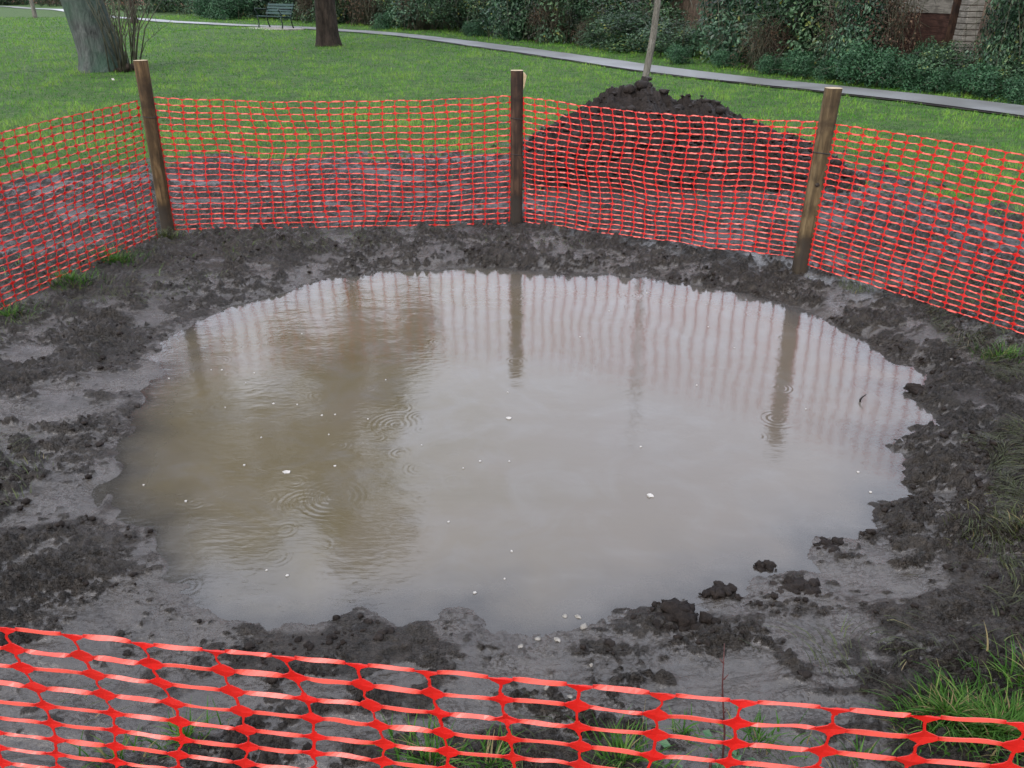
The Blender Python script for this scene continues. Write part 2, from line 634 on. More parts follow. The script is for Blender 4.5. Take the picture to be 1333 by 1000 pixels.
def m_brick():
    t = NT('red_brick')
    c = t.n('TexCoord')
    mp = t.n('Mapping')
    mp.inputs['Rotation'].default_value = (R(90), 0, 0)
    t.l(c.outputs['Object'], mp.inputs[0])
    b = t.n('TexBrick')
    b.inputs['Color1'].default_value = (0.20, 0.070, 0.045, 1)
    b.inputs['Color2'].default_value = (0.14, 0.055, 0.040, 1)
    b.inputs['Mortar'].default_value = (0.22, 0.19, 0.17, 1)
    b.inputs['Scale'].default_value = 1.0
    b.inputs['Mortar Size'].default_value = 0.008
    b.inputs['Brick Width'].default_value = 0.225
    b.inputs['Row Height'].default_value = 0.075
    t.l(mp.outputs[0], b.inputs['Vector'])
    n = t.noise(t.coord(), 3, 5)
    col = t.mix(t.ramp(n, [(0.4, 0.0), (0.7, 0.5)]), b.outputs[0], (0.05, 0.04, 0.03))
    return t.fin(col, 0.8, 0.2)


GR_STOPS = [(0.0, (0.014, 0.052, 0.006)), (0.45, (0.050, 0.158, 0.015)), (0.88, (0.125, 0.240, 0.034)), (1.0, (0.19, 0.16, 0.06))]
M = dict(
    ground=m_ground(), soil=m_soil(), water=m_water(), net=m_net(), path=m_path(), brick=m_brick(),
    post_warm=m_wood('stake_wood_warm', (0.016, 0.010, 0.005), (0.066, 0.040, 0.017), (0.15, 0.095, 0.043)),
    post_dark=m_wood('stake_wood_dark', (0.009, 0.0055, 0.004), (0.033, 0.018, 0.011), (0.075, 0.042, 0.025)),
    post_pale=m_wood('stake_wood_pale', (0.022, 0.014, 0.007), (0.075, 0.052, 0.025), (0.135, 0.098, 0.052)),
    endgrain=m_plain('end_grain', (0.26, 0.20, 0.12), 0.7, 0.2, 40),
    wire=m_plain('dark_wire', (0.02, 0.018, 0.017), 0.45, 0.2, 20),
    bark_moss=m_bark('mossy_bark', (0.016, 0.017, 0.015), (0.054, 0.060, 0.054), (0.105, 0.112, 0.100), (0.034, 0.062, 0.042)),
    bark_dark=m_bark('dark_bark', (0.009, 0.007, 0.005), (0.026, 0.020, 0.015), (0.050, 0.038, 0.028)),
    bark_pale=m_bark('pale_bark', (0.06, 0.055, 0.045), (0.115, 0.108, 0.088), (0.18, 0.17, 0.145)),
    twig=m_plain('twig_bark', (0.045, 0.045, 0.028), 0.7, 0.3, 8),
    leaf=m_leaf('bramble_leaf', [(0.0, (0.006, 0.011, 0.006)), (0.42, (0.022, 0.052, 0.022)), (0.82, (0.076, 0.138, 0.066)), (1.0, (0.17, 0.17, 0.03))], 0.33),
    leaf_blue=m_leaf('coarse_leaf', [(0.0, (0.006, 0.014, 0.009)), (0.42, (0.024, 0.062, 0.030)), (0.82, (0.085, 0.155, 0.085)), (1.0, (0.14, 0.15, 0.03))], 0.36, 0.25, 0.3),
    leaf_bright=m_leaf('nettle_leaf', [(0.0, (0.009, 0.026, 0.011)), (0.6, (0.028, 0.080, 0.034)), (1.0, (0.062, 0.13, 0.058))], 0.42),
    leaf_brown=m_leaf('dead_leaf', [(0.0, (0.016, 0.010, 0.007)), (0.6, (0.062, 0.038, 0.023)), (1.0, (0.13, 0.080, 0.045))], 0.65),
    leaf_crown=m_leaf('crown_leaf', [(0.0, (0.018, 0.022, 0.010)), (0.6, (0.042, 0.048, 0.018)), (1.0, (0.09, 0.075, 0.03))], 0.5, 0.2),
    grass=m_leaf('grass_blade', GR_STOPS, 0.6, 0.3, 0.06),
    grass_near=m_leaf('grass_blade_near', [(0.0, (0.016, 0.046, 0.006)), (0.6, (0.036, 0.100, 0.012)), (0.86, (0.075, 0.15, 0.026)), (1.0, (0.15, 0.12, 0.055))], 0.5, 0.3, 0.12),
    grass_dull=m_leaf('matted_grass_blade', [(0.0, (0.012, 0.014, 0.006)), (0.55, (0.036, 0.042, 0.015)), (0.8, (0.055, 0.075, 0.020)), (1.0, (0.12, 0.095, 0.048))], 0.5, 0.2),
    bench_slat=m_plain('bench_green_paint', (0.010, 0.030, 0.025), 0.45, 0.3, 15),
    iron=m_plain('bench_black_iron', (0.007, 0.014, 0.012), 0.5, 0.3, 15),
    concrete=m_plain('slab_concrete', (0.20, 0.18, 0.165), 0.6, 0.25, 5),
    fence_grey=m_wood('weathered_boards', (0.075, 0.072, 0.066), (0.16, 0.155, 0.145), (0.24, 0.235, 0.22)),
    fence_brown=m_wood('brown_boards', (0.030, 0.022, 0.016), (0.065, 0.047, 0.034), (0.11, 0.08, 0.058)),
    shed_red=m_wood('red_brown_boards', (0.018, 0.010, 0.008), (0.042, 0.022, 0.017), (0.07, 0.038, 0.028), (0.8, 0.8, 9)),
    pale_board=m_wood('pale_boards', (0.07, 0.064, 0.054), (0.135, 0.126, 0.108), (0.19, 0.178, 0.155), (0.8, 0.8, 9)),
    petal=m_plain('white_petal', (0.30, 0.285, 0.26), 0.6, 0.35, 90),
    stone=m_plain('pale_stone', (0.17, 0.158, 0.138), 0.6, 0.5, 60),
    stem=m_plain('red_stem', (0.060, 0.022, 0.020), 0.45, 0.3, 20),
    blackbit=m_plain('wet_twig', (0.012, 0.010, 0.009), 0.4, 0.2, 20),
)

# ------------------------------------------------------------------ the ground: one sheet to the horizon
TH0 = R(50)
fine = np.arange(-TH0, TH0 + 1e-6, 0.0027)
coarse = np.linspace(TH0, 2 * pi - TH0, 62)[1:-1]
TH = np.concatenate([fine, coarse])
RR = [0.05, 0.4, 0.75]
r_ = 1.0
while r_ < 12.5:
    RR.append(r_)
    r_ *= 1.0033
while r_ < 900:
    RR.append(r_)
    r_ *= 1.03
RR = np.array(RR)
nR, nT = len(RR), len(TH)
gx = (RR[:, None] * np.sin(TH)[None]).ravel()
gy = (RR[:, None] * np.cos(TH)[None]).ravel()
gzv, gmud, gwet, gclod, gsd = mud_fields(gx, gy)
ii, jj = np.meshgrid(np.arange(nR - 1), np.arange(nT), indexing='ij')
j2 = (jj + 1) % nT
gf = np.stack([ii * nT + jj, (ii + 1) * nT + jj, (ii + 1) * nT + j2, ii * nT + j2], -1).reshape(-1, 4)
gv = np.stack([gx, gy, gzv], -1)
ground = np_mesh('ground', gv, gf, M['ground'], attrs={'mud': gmud, 'wet': gwet})
tag(ground, 'trampled wet mud round the puddle running out into green park lawn', kind='structure')

# ------------------------------------------------------------------ the water
sx = np.arange(-2.30, 2.75, 0.0062)
sy = np.arange(1.45, 5.75, 0.0062)
wxg, wyg = np.meshgrid(sx, sy, indexing='ij')
wxf, wyf = wxg.ravel(), wyg.ravel()
wh = 0.00011 * pn(wxf * 33 + 3 * pn(wxf * 3, wyf * 3, 65), wyf * 52, 64) * sst(-0.3, 0.3, pn(wxf * 2.2, wyf * 2.2, 66)) + 0.00035 * fbm(wxf * 5, wyf * 9, 3, 61) + 0.00010 * fbm(wxf * 26, wyf * 40, 2, 62)
RINGS = [(284, 470, .075, 3, 1.0), (515, 553, .13, 5, 1.2), (546, 543, .07, 3, 1.0), (520, 590, .05, 2, .9), (440, 580, .05, 2, .9), (343, 611, .04, 2, 1.0),
         (312, 595, .03, 1, .9), (255, 655, .05, 2, .8), (395, 655, .10, 4, .9), (432, 648, .14, 5, .8), (360, 725, .06, 2, .6), (372, 690, .05, 2, .7),
         (235, 640, .035, 1, .9), (600, 500, .035, 1, .9), (592, 489, .03, 1, .9), (606, 515, .03, 1, .8), (570, 445, .045, 2, .8), (525, 415, .045, 2, .8),
         (820, 385, .09, 3, .8), (822, 400, .07, 3, .8), (736, 465, .03, 1, .7), (835, 560, .035, 2, .7), (805, 622, .05, 2, .6), (818, 530, .03, 1, .7),
         (960, 628, .05, 2, .6), (590, 595, .04, 2, .8), (492, 570, .04, 2, .9), (672, 470, .06, 3, .6), (672, 420, .05, 2, .6), (668, 388, .05, 2, .6),
         (1014, 505, .07, 3, .6), (1010, 545, .10, 4, .6), (1022, 440, .06, 2, .6), (165, 563, .05, 2, .9), (200, 520, .04, 2, .8), (282, 530, .03, 1, .8),
         (480, 505, .05, 2, .7), (245, 540, .05, 2, .7), (700, 560, .03, 1, .6), (735, 545, .03, 1, .6), (590, 625, .05, 2, .7), (545, 610, .06, 3, .8)]
rr = np.random.default_rng(5)
for _ in range(190):
    RINGS.append((rr.uniform(180, 1150), 360 + 440 * rr.uniform(0, 1) ** 1.2, rr.choice([.018, .025, .035, .05]), int(rr.integers(1, 3)), rr.uniform(.4, .85)))
for (px, py, rad, cnt, amp) in RINGS:
    c = gp(px, py, 0.0)
    lam = 0.020 if rad < 0.09 else 0.026
    sel = np.where((np.abs(wxf - c.x) < rad + 0.03) & (np.abs(wyf - c.y) < rad + 0.03))[0]
    if not len(sel):
        continue
    dd = np.hypot(wxf[sel] - c.x, wyf[sel] - c.y)
    inner = max(0.0, rad - cnt * lam)
    env = sst(inner - 0.012, inner + 0.012, dd) * (1 - sst(rad - 0.012, rad + 0.012, dd))
    ang = np.arctan2(wyf[sel] - c.y, wxf[sel] - c.x)
    env = env * np.clip(0.65 + 0.6 * np.sin(ang + px) + 0.3 * np.sin(2 * ang + py), 0.1, 1.2)
    wh[sel] += min(amp, 0.75) * 0.00042 * env * np.cos(2 * pi * (dd - rad) / lam)
# depth of the bed under each water vertex
wz = mud_fields(wxf[::1], wyf[::1])
bed, wsd = wz[0], wz[4]
deep = np.clip(-bed / 0.085, 0, 1)
keep = bed < 0.03
nx, ny = wxg.shape
ia, ja = np.meshgrid(np.arange(nx - 1), np.arange(ny - 1), indexing='ij')
wf = np.stack([ia * ny + ja, (ia + 1) * ny + ja, (ia + 1) * ny + ja + 1, ia * ny + ja + 1], -1).reshape(-1, 4)
wf = wf[keep[wf].any(1)]
used = np.unique(wf)
remap = np.zeros(nx * ny, int)
remap[used] = np.arange(len(used))
water = np_mesh('water', np.stack([wxf, wyf, wh], -1)[used], remap[wf], M['water'], attrs={'deep': deep[used]})
tag(water, 'round brown puddle of standing rainwater with raindrop rings', kind='structure')
print('ground', len(gv), 'water', len(used))


# ------------------------------------------------------------------ blades and leaves
def blades(P, H, W, lean, hue, seg=2, seed=1, droop=0.5, az=None):
    """P (n,3) roots; returns a strip mesh of bent blades"""
    g = np.random.default_rng(seed)
    n = len(P)
    az = g.uniform(0, 2 * pi, n) if az is None else az
    dx, dy = np.cos(az), np.sin(az)
    fa = az + pi / 2 + g.normal(0, 0.5, n)
    sxv, syv = np.cos(fa), np.sin(fa)
    V, hv = [], []
    for k in range(seg + 1):
        t = k / seg
        out = H * lean * (t ** 1.7)
        up = H * (t - droop * lean * t * t)
        wd = W * (1 - t ** 1.5) * 0.5 + 0.0002
        c = np.stack([P[:, 0] + dx * out, P[:, 1] + dy * out, P[:, 2] + np.maximum(up, 0.004)], -1)
        o = np.stack([sxv * wd, syv * wd, np.zeros(n)], -1)
        V += [c - o, c + o]
        hv += [hue, hue]
    V = np.stack(V, 1).reshape(-1, 3)
    hv = np.stack(hv, 1).ravel()
    b = np.arange(n)[:, None] * (2 * (seg + 1))
    Fq = np.concatenate([np.stack([b[:, 0] + 2 * k, b[:, 0] + 2 * k + 1, b[:, 0] + 2 * k + 3, b[:, 0] + 2 * k + 2], -1) for k in range(seg)])
    return V, Fq, hv


def leaf_mesh(P, N, size, hue, seed=1, aspect=0.6):
    """one folded four-sided leaf at every point P, roughly facing N"""
    g = np.random.default_rng(seed)
    n = len(P)
    N = N + g.normal(0, 0.55, (n, 3))
    N /= np.linalg.norm(N, axis=1, keepdims=True) + 1e-9
    ref = g.normal(0, 1, (n, 3)) + np.array([0, 0, -0.6])
    T = ref - N * (ref * N).sum(1, keepdims=True)
    T /= np.linalg.norm(T, axis=1, keepdims=True) + 1e-9
    B = np.cross(N, T)
    s = size[:, None]
    a = P - T * s * 0.5
    b = P + B * s * 0.5 * aspect + N * s * 0.08
    c = P + T * s * 0.5 - N * s * 0.10
    d = P - B * s * 0.5 * aspect + N * s * 0.08
    V = np.stack([a, b, c, d], 1).reshape(-1, 3)
    k = np.arange(n)[:, None] * 4
    return V, np.concatenate([k, k + 1, k + 2, k + 3], 1), np.repeat(hue, 4)


def dist_path(x, y):
    return seg_dist(x, y, PATH)


# lawn: real blades, nearer ones finer
nb = 420000
g = np.random.default_rng(3)
th = g.uniform(-R(44), R(44), nb)
lr = 5.4 * (60 / 5.4) ** (g.uniform(0, 1, nb) ** 1.0)
bx, by = lr * np.sin(th), lr * np.cos(th)
bz, bm, bw, bc, bs = mud_fields(bx, by)
patch = fbm(bx * 0.7, by * 0.7, 4, 71)
ok = (bm + g.normal(0, 0.24, nb) < 0.45) & (dist_path(bx, by) > 0.62) & (bs > 0.6)
bx, by, bz, lr, patch = bx[ok], by[ok], bz[ok], lr[ok], patch[ok]
n = len(bx)
Hh = (0.030 + 0.035 * g.uniform(0, 1, n)) * (1 + 0.5 * np.clip(patch, -0.6, 1)) * (1 + lr / 60)
Ww = 0.0040 * (lr / 8.0) ** 0.95
tus = fbm(bx * 2.6, by * 2.6, 3, 72)
Hh = Hh * (1 + 0.7 * np.clip(tus, -0.7, 0.9))
hue = np.clip(0.52 + 0.45 * patch + 0.48 * tus + g.normal(0, 0.12, n), 0, 0.90)
hue[g.uniform(0, 1, n) < 0.006] = 1.0
V, Fq, hv = blades(np.stack([bx, by, bz], -1), Hh, Ww, g.uniform(0.3, 1.1, n), hue, 1 if False else 2, 4)
tag(np_mesh('grass', V, Fq, M['grass'], attrs={'hue': hv}), 'short green winter grass of the park lawn', 'grass', kind='stuff')

# flattened muddy grass on the right shoulder and along the left and back fence line
n = 110000
px_ = g.uniform(0, 1, n)
fx = np.concatenate([g.uniform(1.6, 3.6, n // 2), g.uniform(-3.4, 3.0, n - n // 2)])
fy = np.concatenate([g.uniform(1.5, 5.0, n // 2), g.uniform(1.2, 8.6, n - n // 2)])
fz, fm, fw, fc, fs = mud_fields(fx, fy)
mk = fbm(fx * 1.4, fy * 1.4, 4, 81)
right = (fx - 0.42 * fy - 0.62) > 0.0 + 0.25 * mk
FENCE = [tuple(gp(-150, 470).xy), tuple(gp(0, 404).xy), tuple(gp(220, 308).xy), tuple(gp(520, 302).xy)]
fen = seg_dist(fx, fy, FENCE)
rim = (fen < 0.42 + 0.25 * mk) & (mk > -0.32)
okm = (fs > 0.24) & (np.where(right, mk > -0.35, (mk > 0.30) | rim)) & (g.uniform(0, 1, n) < 0.8)
fx, fy, fz = fx[okm], fy[okm], fz[okm]
n = len(fx)
V, Fq, hv = blades(np.stack([fx, fy, fz], -1), g.uniform(0.02, 0.075, n), 0.0032 * np.ones(n), g.uniform(0.9, 1.6, n),
                   np.clip(g.normal(0.38, 0.25, n), 0, 1), 3, 5, 0.62, az=fbm(fx * 1.5, fy * 1.5, 2, 83) * 4 + 2.4)
tag(np_mesh('matted_grass', V, Fq, M['grass_dull'], attrs={'hue': hv}), 'flattened dull grass strands trodden into the mud', 'grass', kind='stuff')

# ------------------------------------------------------------------ mud crumbs and clods
ico = bmesh.new()
bmesh.ops.create_icosphere(ico, subdivisions=2, radius=1.0)
ICO_V = np.array([v.co[:] for v in ico.verts])
ICO_F = np.array([[v.index for v in f.verts] for f in ico.faces])
ico.free()


def lumps(P, rad, seed):
    g = np.random.default_rng(seed)
    Vs, Fs = [], []
    for i, (p, r) in enumerate(zip(P, rad)):
        s = r * g.uniform(0.6, 1.25, 3) * np.array([1, 1, 0.62])
        a = g.uniform(0, 2 * pi)
        q = ICO_V
        dsp = 1 + 0.5 * pn(q[:, 0] * 1.7 + i * 3.1, q[:, 1] * 1.7 + q[:, 2] * 1.3, 5) + 0.5 * np.abs(pn(q[:, 0] * 2.6 + q[:, 2] * 1.9 + i, q[:, 1] * 2.6 - q[:, 2] * 1.5, 6)) + 0.25 * pn(q[:, 0] * 5 + i, q[:, 2] * 5 + q[:, 1] * 4, 7)
        q = q * dsp[:, None] * s
        ca, sa = cos(a), sin(a)
        q = np.stack([q[:, 0] * ca - q[:, 1] * sa, q[:, 0] * sa + q[:, 1] * ca, q[:, 2]], -1) + p
        Vs.append(q)
        Fs.append(ICO_F + i * len(ICO_V))
    return np.concatenate(Vs), np.concatenate(Fs)


n = 26000
cx = np.concatenate([g.uniform(-3.6, 3.4, n // 2), g.uniform(-2.2, 2.2, n // 2)])
cy = np.concatenate([g.uniform(1.1, 6.2, n // 2), g.uniform(1.1, 3.0, n // 2)])
cz, cm_, cw, cc, cs = mud_fields(cx, cy)
pk = (cs > -0.02) & (cm_ > 0.8) & (cw < 0.35) & (g.uniform(0, 1, n) < 0.25 + 0.75 * np.exp(-np.maximum(cs, 0) / 0.25)) & (fbm(cx * 3, cy * 3, 2, 91) > -0.1)
cx, cy, cz = cx[pk][:1700], cy[pk][:1700], cz[pk][:1700]
crad = 0.004 + 0.011 * g.uniform(0, 1, len(cx)) ** 2.5
V, Fq = lumps(np.stack([cx, cy, cz + crad * 0.15], -1), crad, 15)
tag(np_mesh('mud_crumbs', V, Fq, M['soil']), 'dark crumbs of churned mud scattered over the bank', 'mud', kind='stuff')
CLODS = [('dark mud clod standing alone in the water near the right shore', 995, 737, 0.035), ('ragged mud clod jutting into the right side of the water', 1200, 511, 0.075),
         ('pointed mud clod at the near right shore above a crumbly ridge', 938, 772, 0.050), ('broad crumbly mud clod on the shore in front of the lone clod', 1035, 768, 0.070),
         ('mud clod lying at the tip of the small right headland', 1082, 713, 0.055), ('low long mud clod at the near shore right of the pale stones', 885, 806, 0.085)]
for i, (lab, px, py, rad) in enumerate(CLODS):
    c = gp(px, py, 0.0)
    q = [(c.x + g.normal(0, rad * 0.48), c.y + g.normal(0, rad * 0.28), rad * g.uniform(-0.05, 0.25)) for _ in range(34)]
    V, Fq = lumps(np.array(q), rad * g.uniform(0.12, 0.40, 34), 30 + i)
    tag(np_mesh('mud_clod', V, Fq, M['soil']), lab, 'clod', 'mud clods at the water edge')

# ------------------------------------------------------------------ fence stakes
PL, PC, PR = gp(220, 306), gp(672, 292), gp(1041, 351)


def stake(base, top_px, top_py, r, mat, label, sides=10, square=3.0, tie=None, endmat='endgrain'):
    top = aty(top_px, top_py, base.y) if top_px is not None else base + Vector((0, 0, 1.2))
    e = empty('fence_stake', base)
    tag(e, label, 'stake', 'wooden stakes of the net fence')
    n, rings = 20, 26
    ax = top - base
    V = []
    for k in range(rings + 1):
        t = -0.18 + 1.18 * k / rings
        for q in range(n):
            a = 2 * pi * q / n
            ca, sa = cos(a), sin(a)
            rr_ = r / (abs(ca) ** square + abs(sa) ** square) ** (1 / square)
            rr_ *= 1 + 0.03 * float(pn(a * 1.3 + base.x, t * 5, 3)) + 0.015 * random.uniform(-1, 1)
            V.append(tuple(ax * t + Vector((ca * rr_, sa * rr_, 0))))
    Fq = [(k * n + q, k * n + (q + 1) % n, (k + 1) * n + (q + 1) % n, (k + 1) * n + q) for k in range(rings) for q in range(n)]
    np_mesh('shaft', V, Fq, M[mat], e)
    cap = MB()
    tv = [tuple(Vector(v) * 1.0 + Vector((0, 0, 0.002))) for v in V[-n:]]
    tv = tv + [tuple(ax + Vector((0, 0, 0.005)))]
    cap.add(tv, [(q, (q + 1) % n, n, n) for q in range(n)])
    cap.build('sawn_top', M[endmat], e)
    for tt in (tie or []):
        m = MB()
        pts = []
        for q in range(25):
            a = 2 * pi * q / 24
            ca, sa = cos(a), sin(a)
            rr_ = (r + 0.003) / (abs(ca) ** square + abs(sa) ** square) ** (1 / square)
            pts.append(ax * tt + Vector((ca * rr_, sa * rr_, 0.004 * sin(a * 2))))
        m.tube(pts, 0.0028, 5, False)
        m.build('tie_wire', M['wire'], e, True)
    return e, top


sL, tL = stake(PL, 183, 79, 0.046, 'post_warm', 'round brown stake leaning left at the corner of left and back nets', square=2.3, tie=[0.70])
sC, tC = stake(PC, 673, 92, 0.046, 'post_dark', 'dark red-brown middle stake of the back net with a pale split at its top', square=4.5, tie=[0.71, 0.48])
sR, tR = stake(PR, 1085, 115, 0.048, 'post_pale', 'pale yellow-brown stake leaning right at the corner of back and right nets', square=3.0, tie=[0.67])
m = MB()
m.add([(0.046, -0.03, 1.12), (0.046, -0.03, 1.00), (0.052, 0.01, 1.00), (0.052, 0.01, 1.12), (0.070, -0.035, 1.10), (0.056, -0.035, 1.03), (0.058, 0.0, 1.03), (0.072, 0.0, 1.095)],
      [(0, 1, 5, 4), (1, 2, 6, 5), (2, 3, 7, 6), (3, 0, 4, 7), (4, 5, 6, 7)])
sp = m.build('splinter', M['endgrain'], sC)
sp.location = (tC - PC) - Vector((0, 0, 1.13))
m = MB()
kd = Vector((PR.x, PR.y - 0.05, 0))
m.tube([(0, 0.004, 0), (0, -0.006, 0)], [0.016, 0.013], 10)
kn = m.build('knot', M['post_dark'], sR, True)
kn.location = (tR - PR) * 0.50 + Vector((-0.006, -0.0455, 0))


# ------------------------------------------------------------------ orange barrier net
def net(label, TL_, TR_, BL, BR, sag_t=0.03, sag_b=0.0, wave=0.03, seed=1, rows=23, top_pts=None, pitch=0.093, k=0.92, kn=1.0, slant=0.5, group='orange net panels round the puddle'):
    g = np.random.default_rng(seed)
    length = math.hypot(TR_[0] - TL_[0], TR_[1] - TL_[1])
    nc = max(3, int(round(length / pitch)))
    TLa, TRa, BLa, BRa = [np.array(tuple(q)) for q in (TL_, TR_, BL, BR)]
    along = (TRa - TLa) * np.array([1, 1, 0])
    along /= np.linalg.norm(along)
    nor = np.array([along[1], -along[0], 0])
    ju = g.normal(0, 0.026, (nc + 1, rows + 1))
    jv = g.normal(0, 0.038, (nc + 1, rows + 1))
    jv[:, 0] *= 0.4

    def Pos(u, v):
        u, v = np.asarray(u, float), np.asarray(v, float)
        i0 = np.clip(np.floor(u).astype(int), 0, nc - 1)
        j0 = np.clip(np.floor(v).astype(int), 0, rows - 1)
        fu, fv = u - i0, v - j0
        du = (ju[i0, j0] * (1 - fu) + ju[i0 + 1, j0] * fu) * (1 - fv) + (ju[i0, j0 + 1] * (1 - fu) + ju[i0 + 1, j0 + 1] * fu) * fv
        dv = (jv[i0, j0] * (1 - fu) + jv[i0 + 1, j0] * fu) * (1 - fv) + (jv[i0, j0 + 1] * (1 - fu) + jv[i0 + 1, j0 + 1] * fu) * fv
        s = (u + du + slant * pn(u * 0.11 + seed, v * 0.16, seed) * np.sin(pi * np.clip(u / nc, 0, 1))) / nc
        q = np.clip((v + dv) / rows, 0, 1)
        sc = np.clip(s, 0, 1)
        hump = 4 * sc * (1 - sc)
        T = TLa + (TRa - TLa) * s[..., None]
        Bm = BLa + (BRa - BLa) * s[..., None]
        if top_pts is not None:
            T[..., 2] = np.interp(T[..., 0], top_pts[0], top_pts[1])
        else:
            T[..., 2] -= sag_t * hump + 0.006 * pn(s * 9, s * 0 + 3, seed)
        Bm[..., 2] += sag_b * hump + 0.012 * pn(s * 7, s * 0 + 8, seed)
        # the wider cells hang at the top, the lower rows are pushed together
        qq = q + 0.10 * q * (1 - q) * (1 + pn(s * 3, q * 2, seed + 2))
        p = T + (Bm - T) * qq[..., None]
        off = 0.7 * wave * (pn(s * 5 + seed, q * 2.2, seed + 4) + 0.4 * pn(s * 14, q * 5, seed + 5)) * (0.35 + 0.65 * np.sin(pi * q)) * np.minimum(1, hump * 3)
        return p + nor * off[..., None]

    Vs, Fs, As, nv = [], [], [], 0
    NRM = nor + np.array([0, 0, 0.0])

    def ribbons(u0, v0, u1, v1, prof, twist, thin, shift):
        nonlocal nv
        K = len(prof)
        t = np.array([q[0] for q in prof])
        wd = np.array([q[1] for q in prof])
        n = len(u0)
        U = u0[:, None] + (u1 - u0)[:, None] * t
        Vv = v0[:, None] + (v1 - v0)[:, None] * t
        C = Pos(U, Vv)
        tan_ = np.gradient(C, axis=1)
        tan_ /= np.linalg.norm(tan_, axis=2, keepdims=True) + 1e-9
        nn = np.broadcast_to(NRM, C.shape)
        side = np.cross(nn, tan_)
        side /= np.linalg.norm(side, axis=2, keepdims=True) + 1e-9
        n2 = np.cross(tan_, side)
        env = np.clip(np.sin(pi * np.clip(t, 0, 1)), 0, 1) ** 0.7
        an = twist[:, None] * env[None]
        W = side * np.cos(an)[..., None] + n2 * np.sin(an)[..., None]
        slack = g.normal(0, 0.0006, n)[:, None, None] * np.sin(2 * pi * t)[None, :, None] + g.normal(0, 0.0013, n)[:, None, None] * np.sin(pi * t)[None, :, None]
        C = C + side * slack + n2 * shift
        wj = wd[None, :] * (1 + np.clip(g.normal(0, 0.20, n), -0.45, 0.45)[:, None] * env[None] + 0.10 * np.sin(g.uniform(0, 6.3, n)[:, None] + t[None] * 9) * env[None])
        A = C - W * wj[..., None] * 0.5
        B = C + W * wj[..., None] * 0.5
        V = np.stack([A, B], 2).reshape(n, -1, 3)
        base = nv + np.arange(n)[:, None] * (2 * K)
        for kk in range(K - 1):
            Fs.append(np.concatenate([base + 2 * kk, base + 2 * kk + 1, base + 2 * kk + 3, base + 2 * kk + 2], 1))
        Vs.append(V.reshape(-1, 3))
        As.append(np.repeat(np.broadcast_to(thin, (n, K))[..., None], 2, 2).reshape(-1))
        nv += n * 2 * K

    I, J = np.meshgrid(np.arange(nc), np.arange(rows + 1), indexing='ij')
    I, J = I.ravel().astype(float), J.ravel().astype(float)
    hu, hv2 = kn * 0.0172 / pitch, kn * 0.0102 / ((TLa[2] - BLa[2] + TRa[2] - BRa[2]) / 2 / rows)
    hv2 = min(hv2, 0.34)
    tt_ = np.linspace(0, 1, 9)
    hp = [(q, k * (0.0088 - 0.0006 * sin(pi * q))) for q in tt_]
    th_ = np.interp(tt_, [0, 0.10, 0.90, 1], [0, 1, 1, 0])
    face = 1.0 if float(np.dot(nor, np.array([0, 0, CZ]) - (TLa + TRa) / 2)) > 0 else -1.0
    tw = -face * np.abs(g.normal(0.70, 0.40, len(I)))
    ribbons(I + hu, J, I + 1 - hu, J, hp, tw, th_, 0.0)
    I2, J2 = np.meshgrid(np.arange(nc + 1), np.arange(rows), indexing='ij')
    I2, J2 = I2.ravel().astype(float), J2.ravel().astype(float)
    vp = [(q, k * (0.0062 - 0.0012 * sin(pi * q))) for q in np.linspace(0, 1, 6)]
    ribbons(I2, J2 + hv2, I2, J2 + 1 - hv2, vp, g.normal(0, 0.35, len(I2)), np.zeros(len(vp)), 0.0)
    # the knots: flat four-pointed patches with hollow sides
    I3, J3 = np.meshgrid(np.arange(nc + 1), np.arange(rows + 1), indexing='ij')
    I3, J3 = I3.ravel().astype(float), J3.ravel().astype(float)
    P0 = Pos(I3, J3)
    UR, UL = Pos(I3 + hu, J3), Pos(I3 - hu, J3)
    DN, UP_ = Pos(I3, J3 + hv2), Pos(I3, J3 - hv2)
    n_ = len(I3)
    ring = []
    quarter = [(1.0, 0.40), (0.66, 0.52), (0.44, 0.66), (0.27, 0.82), (0.20, 1.0)]
    seq = []
    for qd, (sx_, sy_, rev) in enumerate([(1, 1, False), (-1, 1, True), (-1, -1, False), (1, -1, True)]):
        qs = quarter[::-1] if rev else quarter
        seq += [(sx_ * a_, sy_ * b_) for a_, b_ in qs]
    kf = g.uniform(0.82, 1.18, n_)
    for (a_, b_) in seq:
        ex = (UR - P0) if a_ > 0 else (P0 - UL)
        ey = (DN - P0) if b_ > 0 else (P0 - UP_)
        ka = 1.0 if abs(a_) == 1.0 or abs(b_) == 1.0 else kf[:, None]
        yb = b_ * (0.62 if abs(b_) < 0.5 and abs(a_) == 1.0 else 1.0)
        ring.append(P0 + ex * a_ * ka + ey * yb * ka + nor * 0.0006 * float(np.sign(a_ * b_)))
    star = np.stack([P0 + nor * (g.normal(0, 0.0012, n_)[:, None])] + ring, 1)
    mlen = star.shape[1]
    base = nv + np.arange(n_)[:, None] * mlen
    for k in range(1, mlen, 2):
        k2 = k + 1
        k3 = k + 2 if k + 2 < mlen else 1
        Fs.append(np.concatenate([base, base + k, base + k2, base + k3], 1))
    Vs.append(star.reshape(-1, 3))
    As.append(np.zeros(n_ * mlen))
    nv += n_ * mlen
    o = np_mesh('barrier_net', np.concatenate(Vs), np.concatenate(Fs), M['net'], None, False, {'thin': np.concatenate(As)})
    sm = o.modifiers.new('thickness', 'SOLIDIFY')
    sm.thickness, sm.offset = 0.0012, 0.0
    return tag(o, label, 'safety net', group)


def up(p, z):
    return Vector((p.x, p.y, z))


